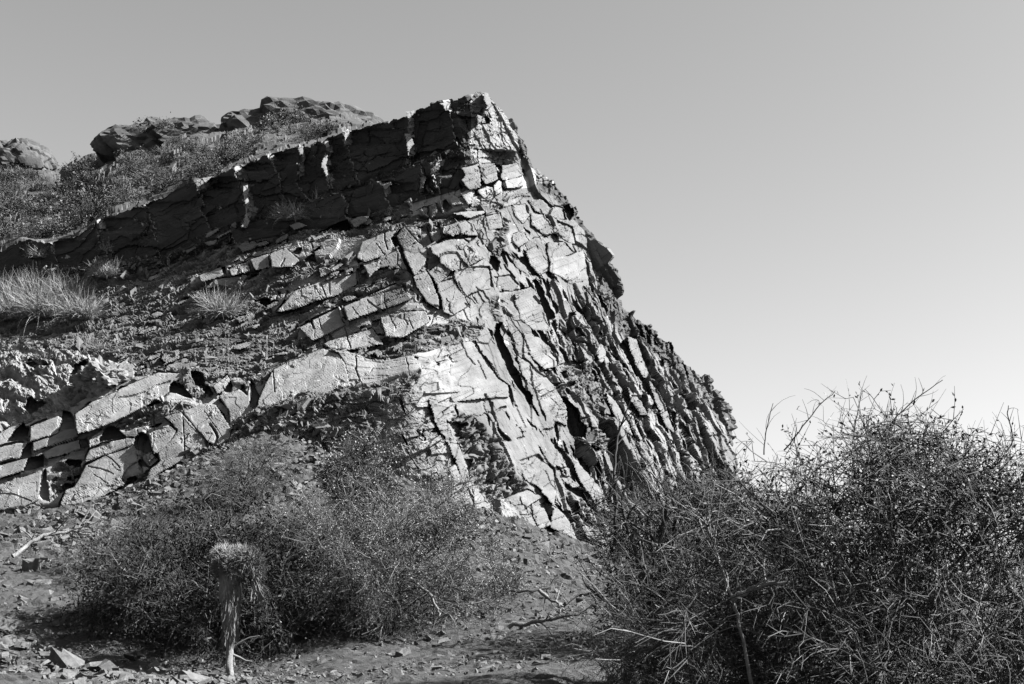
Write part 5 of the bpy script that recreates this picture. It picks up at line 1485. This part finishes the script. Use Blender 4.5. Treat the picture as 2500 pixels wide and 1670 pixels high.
# ------------------------------------------------------------------ loose stones
def stone_mesh(name, seed, flat=.35, n=7):
    rng = np.random.default_rng(seed)
    a = np.sort(rng.uniform(0, 2 * np.pi, n)); r = rng.uniform(.7, 1.1, n)
    asp = rng.uniform(.55, .9)
    base = np.stack([r * np.cos(a), r * np.sin(a) * asp], -1)
    lo_ = np.concatenate([base * rng.uniform(.75, 1.0, (n, 1)), np.full((n, 1), -flat)], 1)
    hi_ = np.concatenate([base * rng.uniform(.6, .95, (n, 1)), flat * rng.uniform(.3, 1.2, (n, 1))], 1)
    c1 = np.array([[0, 0, flat * rng.uniform(.8, 1.3)]]); c0 = np.array([[0, 0, -flat]])
    v = np.concatenate([lo_, hi_, c1, c0])
    f = []
    for i in range(n):
        j = (i + 1) % n
        f += [(i, j, n + j), (i, n + j, n + i), (n + i, n + j, 2 * n), (j, i, 2 * n + 1)]
    return v, np.array(f)


STONES = [stone_mesh('s', 900 + k, (.20, .13, .30, .10, .34, .16)[k % 6]) for k in range(12)]


def rot_rand(n, rng, tilt):
    rz = rng.uniform(0, 2 * np.pi, n); tx = rng.normal(0, tilt, n); ty = rng.normal(0, tilt, n)
    cz, sz, cx, sx, cy, sy = np.cos(rz), np.sin(rz), np.cos(tx), np.sin(tx), np.cos(ty), np.sin(ty)
    Rz = np.zeros((n, 3, 3)); Rz[:, 0, 0] = cz; Rz[:, 0, 1] = -sz; Rz[:, 1, 0] = sz; Rz[:, 1, 1] = cz; Rz[:, 2, 2] = 1
    Rx = np.zeros((n, 3, 3)); Rx[:, 0, 0] = 1; Rx[:, 1, 1] = cx; Rx[:, 1, 2] = -sx; Rx[:, 2, 1] = sx; Rx[:, 2, 2] = cx
    Ry = np.zeros((n, 3, 3)); Ry[:, 1, 1] = 1; Ry[:, 0, 0] = cy; Ry[:, 0, 2] = sy; Ry[:, 2, 0] = -sy; Ry[:, 2, 2] = cy
    return Ry @ Rx @ Rz


CHIPS = [stone_mesh('c', 930 + k, (.20, .13, .30, .10, .34, .16)[k % 6], 4) for k in range(8)]


def stone_heap(name, pos, size, mat, parent=None, tilt=.35, normals=None, seed=0):
    """many small stones joined: too small to pick apart"""
    rng = np.random.default_rng(seed)
    n = len(pos)
    R_ = rot_rand(n, rng, tilt)
    if normals is not None:
        up_ = unit(normals); xa = unit(np.cross(np.array([0, 1.0, 0.01]), up_)); ya = np.cross(up_, xa)
        R_ = np.stack([xa, ya, up_], -1) @ R_
    kind = rng.integers(0, len(CHIPS), n)
    VV, FF, off = [], [], 0
    for k in range(len(CHIPS)):
        idx = np.nonzero(kind == k)[0]
        if not len(idx): continue
        v, f = CHIPS[k]
        w = np.einsum('nij,mj->nmi', R_[idx], v) * size[idx][:, None, None] + pos[idx][:, None]
        VV.append(w.reshape(-1, 3))
        FF.append((f[None] + (np.arange(len(idx)) * len(v))[:, None, None]).reshape(-1, 3) + off)
        off += len(idx) * len(v)
    o = mesh_obj(name, np.concatenate(VV), np.concatenate(FF), mat, parent)
    o['kind'] = 'stuff'
    return o


rk = np.random.default_rng(950)
# scree on the ledges of the crag (part of it)
cand = np.nonzero((rub * front * (BID >= 1) * (BID < 15) * (bank < .2)).ravel() > .6)[0]
sel = rk.choice(cand, 14000, replace=False)
sz = .034 * np.exp(rk.normal(.3, .65, len(sel))); sz = np.clip(sz, .02, .26)
pos = P.reshape(-1, 3)[sel] - np.array(crag.location)
stone_heap('scree', pos, sz, M_STONE, crag, .28, Nn.reshape(-1, 3)[sel], 951)
# gravel over the near slope
gx = rk.uniform(-8.5, 3.2, 19000); gy = rk.uniform(11.5, 28, 19000)
gz = ground_z(gx, gy)
sz = np.clip(.019 * np.exp(rk.normal(.2, .65, len(gx))), .01, .10) * (1 + 1.2 * sstep(20.5, 22.5, gy) * rk.random(len(gx)))
g_o = stone_heap('gravel', np.stack([gx, gy, gz + .02], -1), sz, M_STONE, None, .4, None, 952)
tag(g_o, 'small angular gravel strewn over the slope and path', 'gravel', kind='stuff')
# stones one can pick out
stone_me = []
for k, (v, f) in enumerate(STONES):
    o = mesh_obj('loose_stone', v, f, M_STONE if k != 8 else M_STONE_P)
    stone_me.append(o)
used_first = [False] * len(stone_me)


def place_stone(p, s, label, group, rng, tilt=.35, pale=None):
    k = int(rng.integers(0, 8)) if rng.random() < .6 else int(rng.choice([9, 10, 11]))
    if pale is not None:
        k = 8 if pale else k % 8
    o = stone_me[k]
    if used_first[k]:
        o = o.copy(); COL.objects.link(o)
    used_first[k] = True
    o.location = p; o.scale = (s, s * rng.uniform(.7, 1.1), s * rng.uniform(.7, 1.3))
    o.rotation_euler = (rng.normal(0, tilt), rng.normal(0, tilt), rng.uniform(0, 6.3))
    tag(o, label, 'stone', group)
    return o


placed = 0
while placed < 210:                                              # lower-left scree
    px, py = rk.uniform(-10, 560), rk.uniform(1280, 1668)
    if px > 230 + 120 * rk.random() and py < 1600: continue
    Y = float(np.interp(py, [1280, 1350, 1450, 1670], [24, 22.5, 19.5, 14.5]))
    q = at(px, py, Y)
    p = (q[0], Y, float(ground_z(q[0], Y)) + .005)
    place_stone(p, float(np.clip(.085 * math.exp(rk.normal(.2, .6)), .05, .34)), 'angular grey stone of the scree at the lower left', 'scree stones at the lower left', rk)
    placed += 1
for i in range(70):                                              # along the path
    px, py = rk.uniform(600, 1480), rk.uniform(1370, 1668)
    Y = float(np.interp(py, [1370, 1450, 1540, 1600, 1670], [24, 21, 18.5, 16, 13.6]))
    q = at(px, py, Y)
    place_stone((q[0], Y, float(ground_z(q[0], Y)) + .02), float(np.clip(.05 * math.exp(rk.normal(.1, .5)), .035, .13)), 'small grey stone lying on the gravel path', 'stones on the gravel path', rk)
def lone_stone(label, px, py, Y, s, pale, tilt=.2):
    q = at(px, py, Y)
    return place_stone((q[0], Y, float(ground_z(q[0], Y)) + s * .12), s, label, None, rk, tilt, pale)


lone_stone('white boulder among the grey scree at the left edge', 30, 1495, 18.2, .24, True)
lone_stone('upright squarish stone on the path below the middle bush', 1215, 1515, 17.6, .20, False, .5)
lone_stone('dark boulder at the foot of the middle bush', 985, 1575, 17.0, .24, False)
lone_stone('flat stone slab under the fallen branch at the left edge', 85, 1350, 21.0, .34, False)
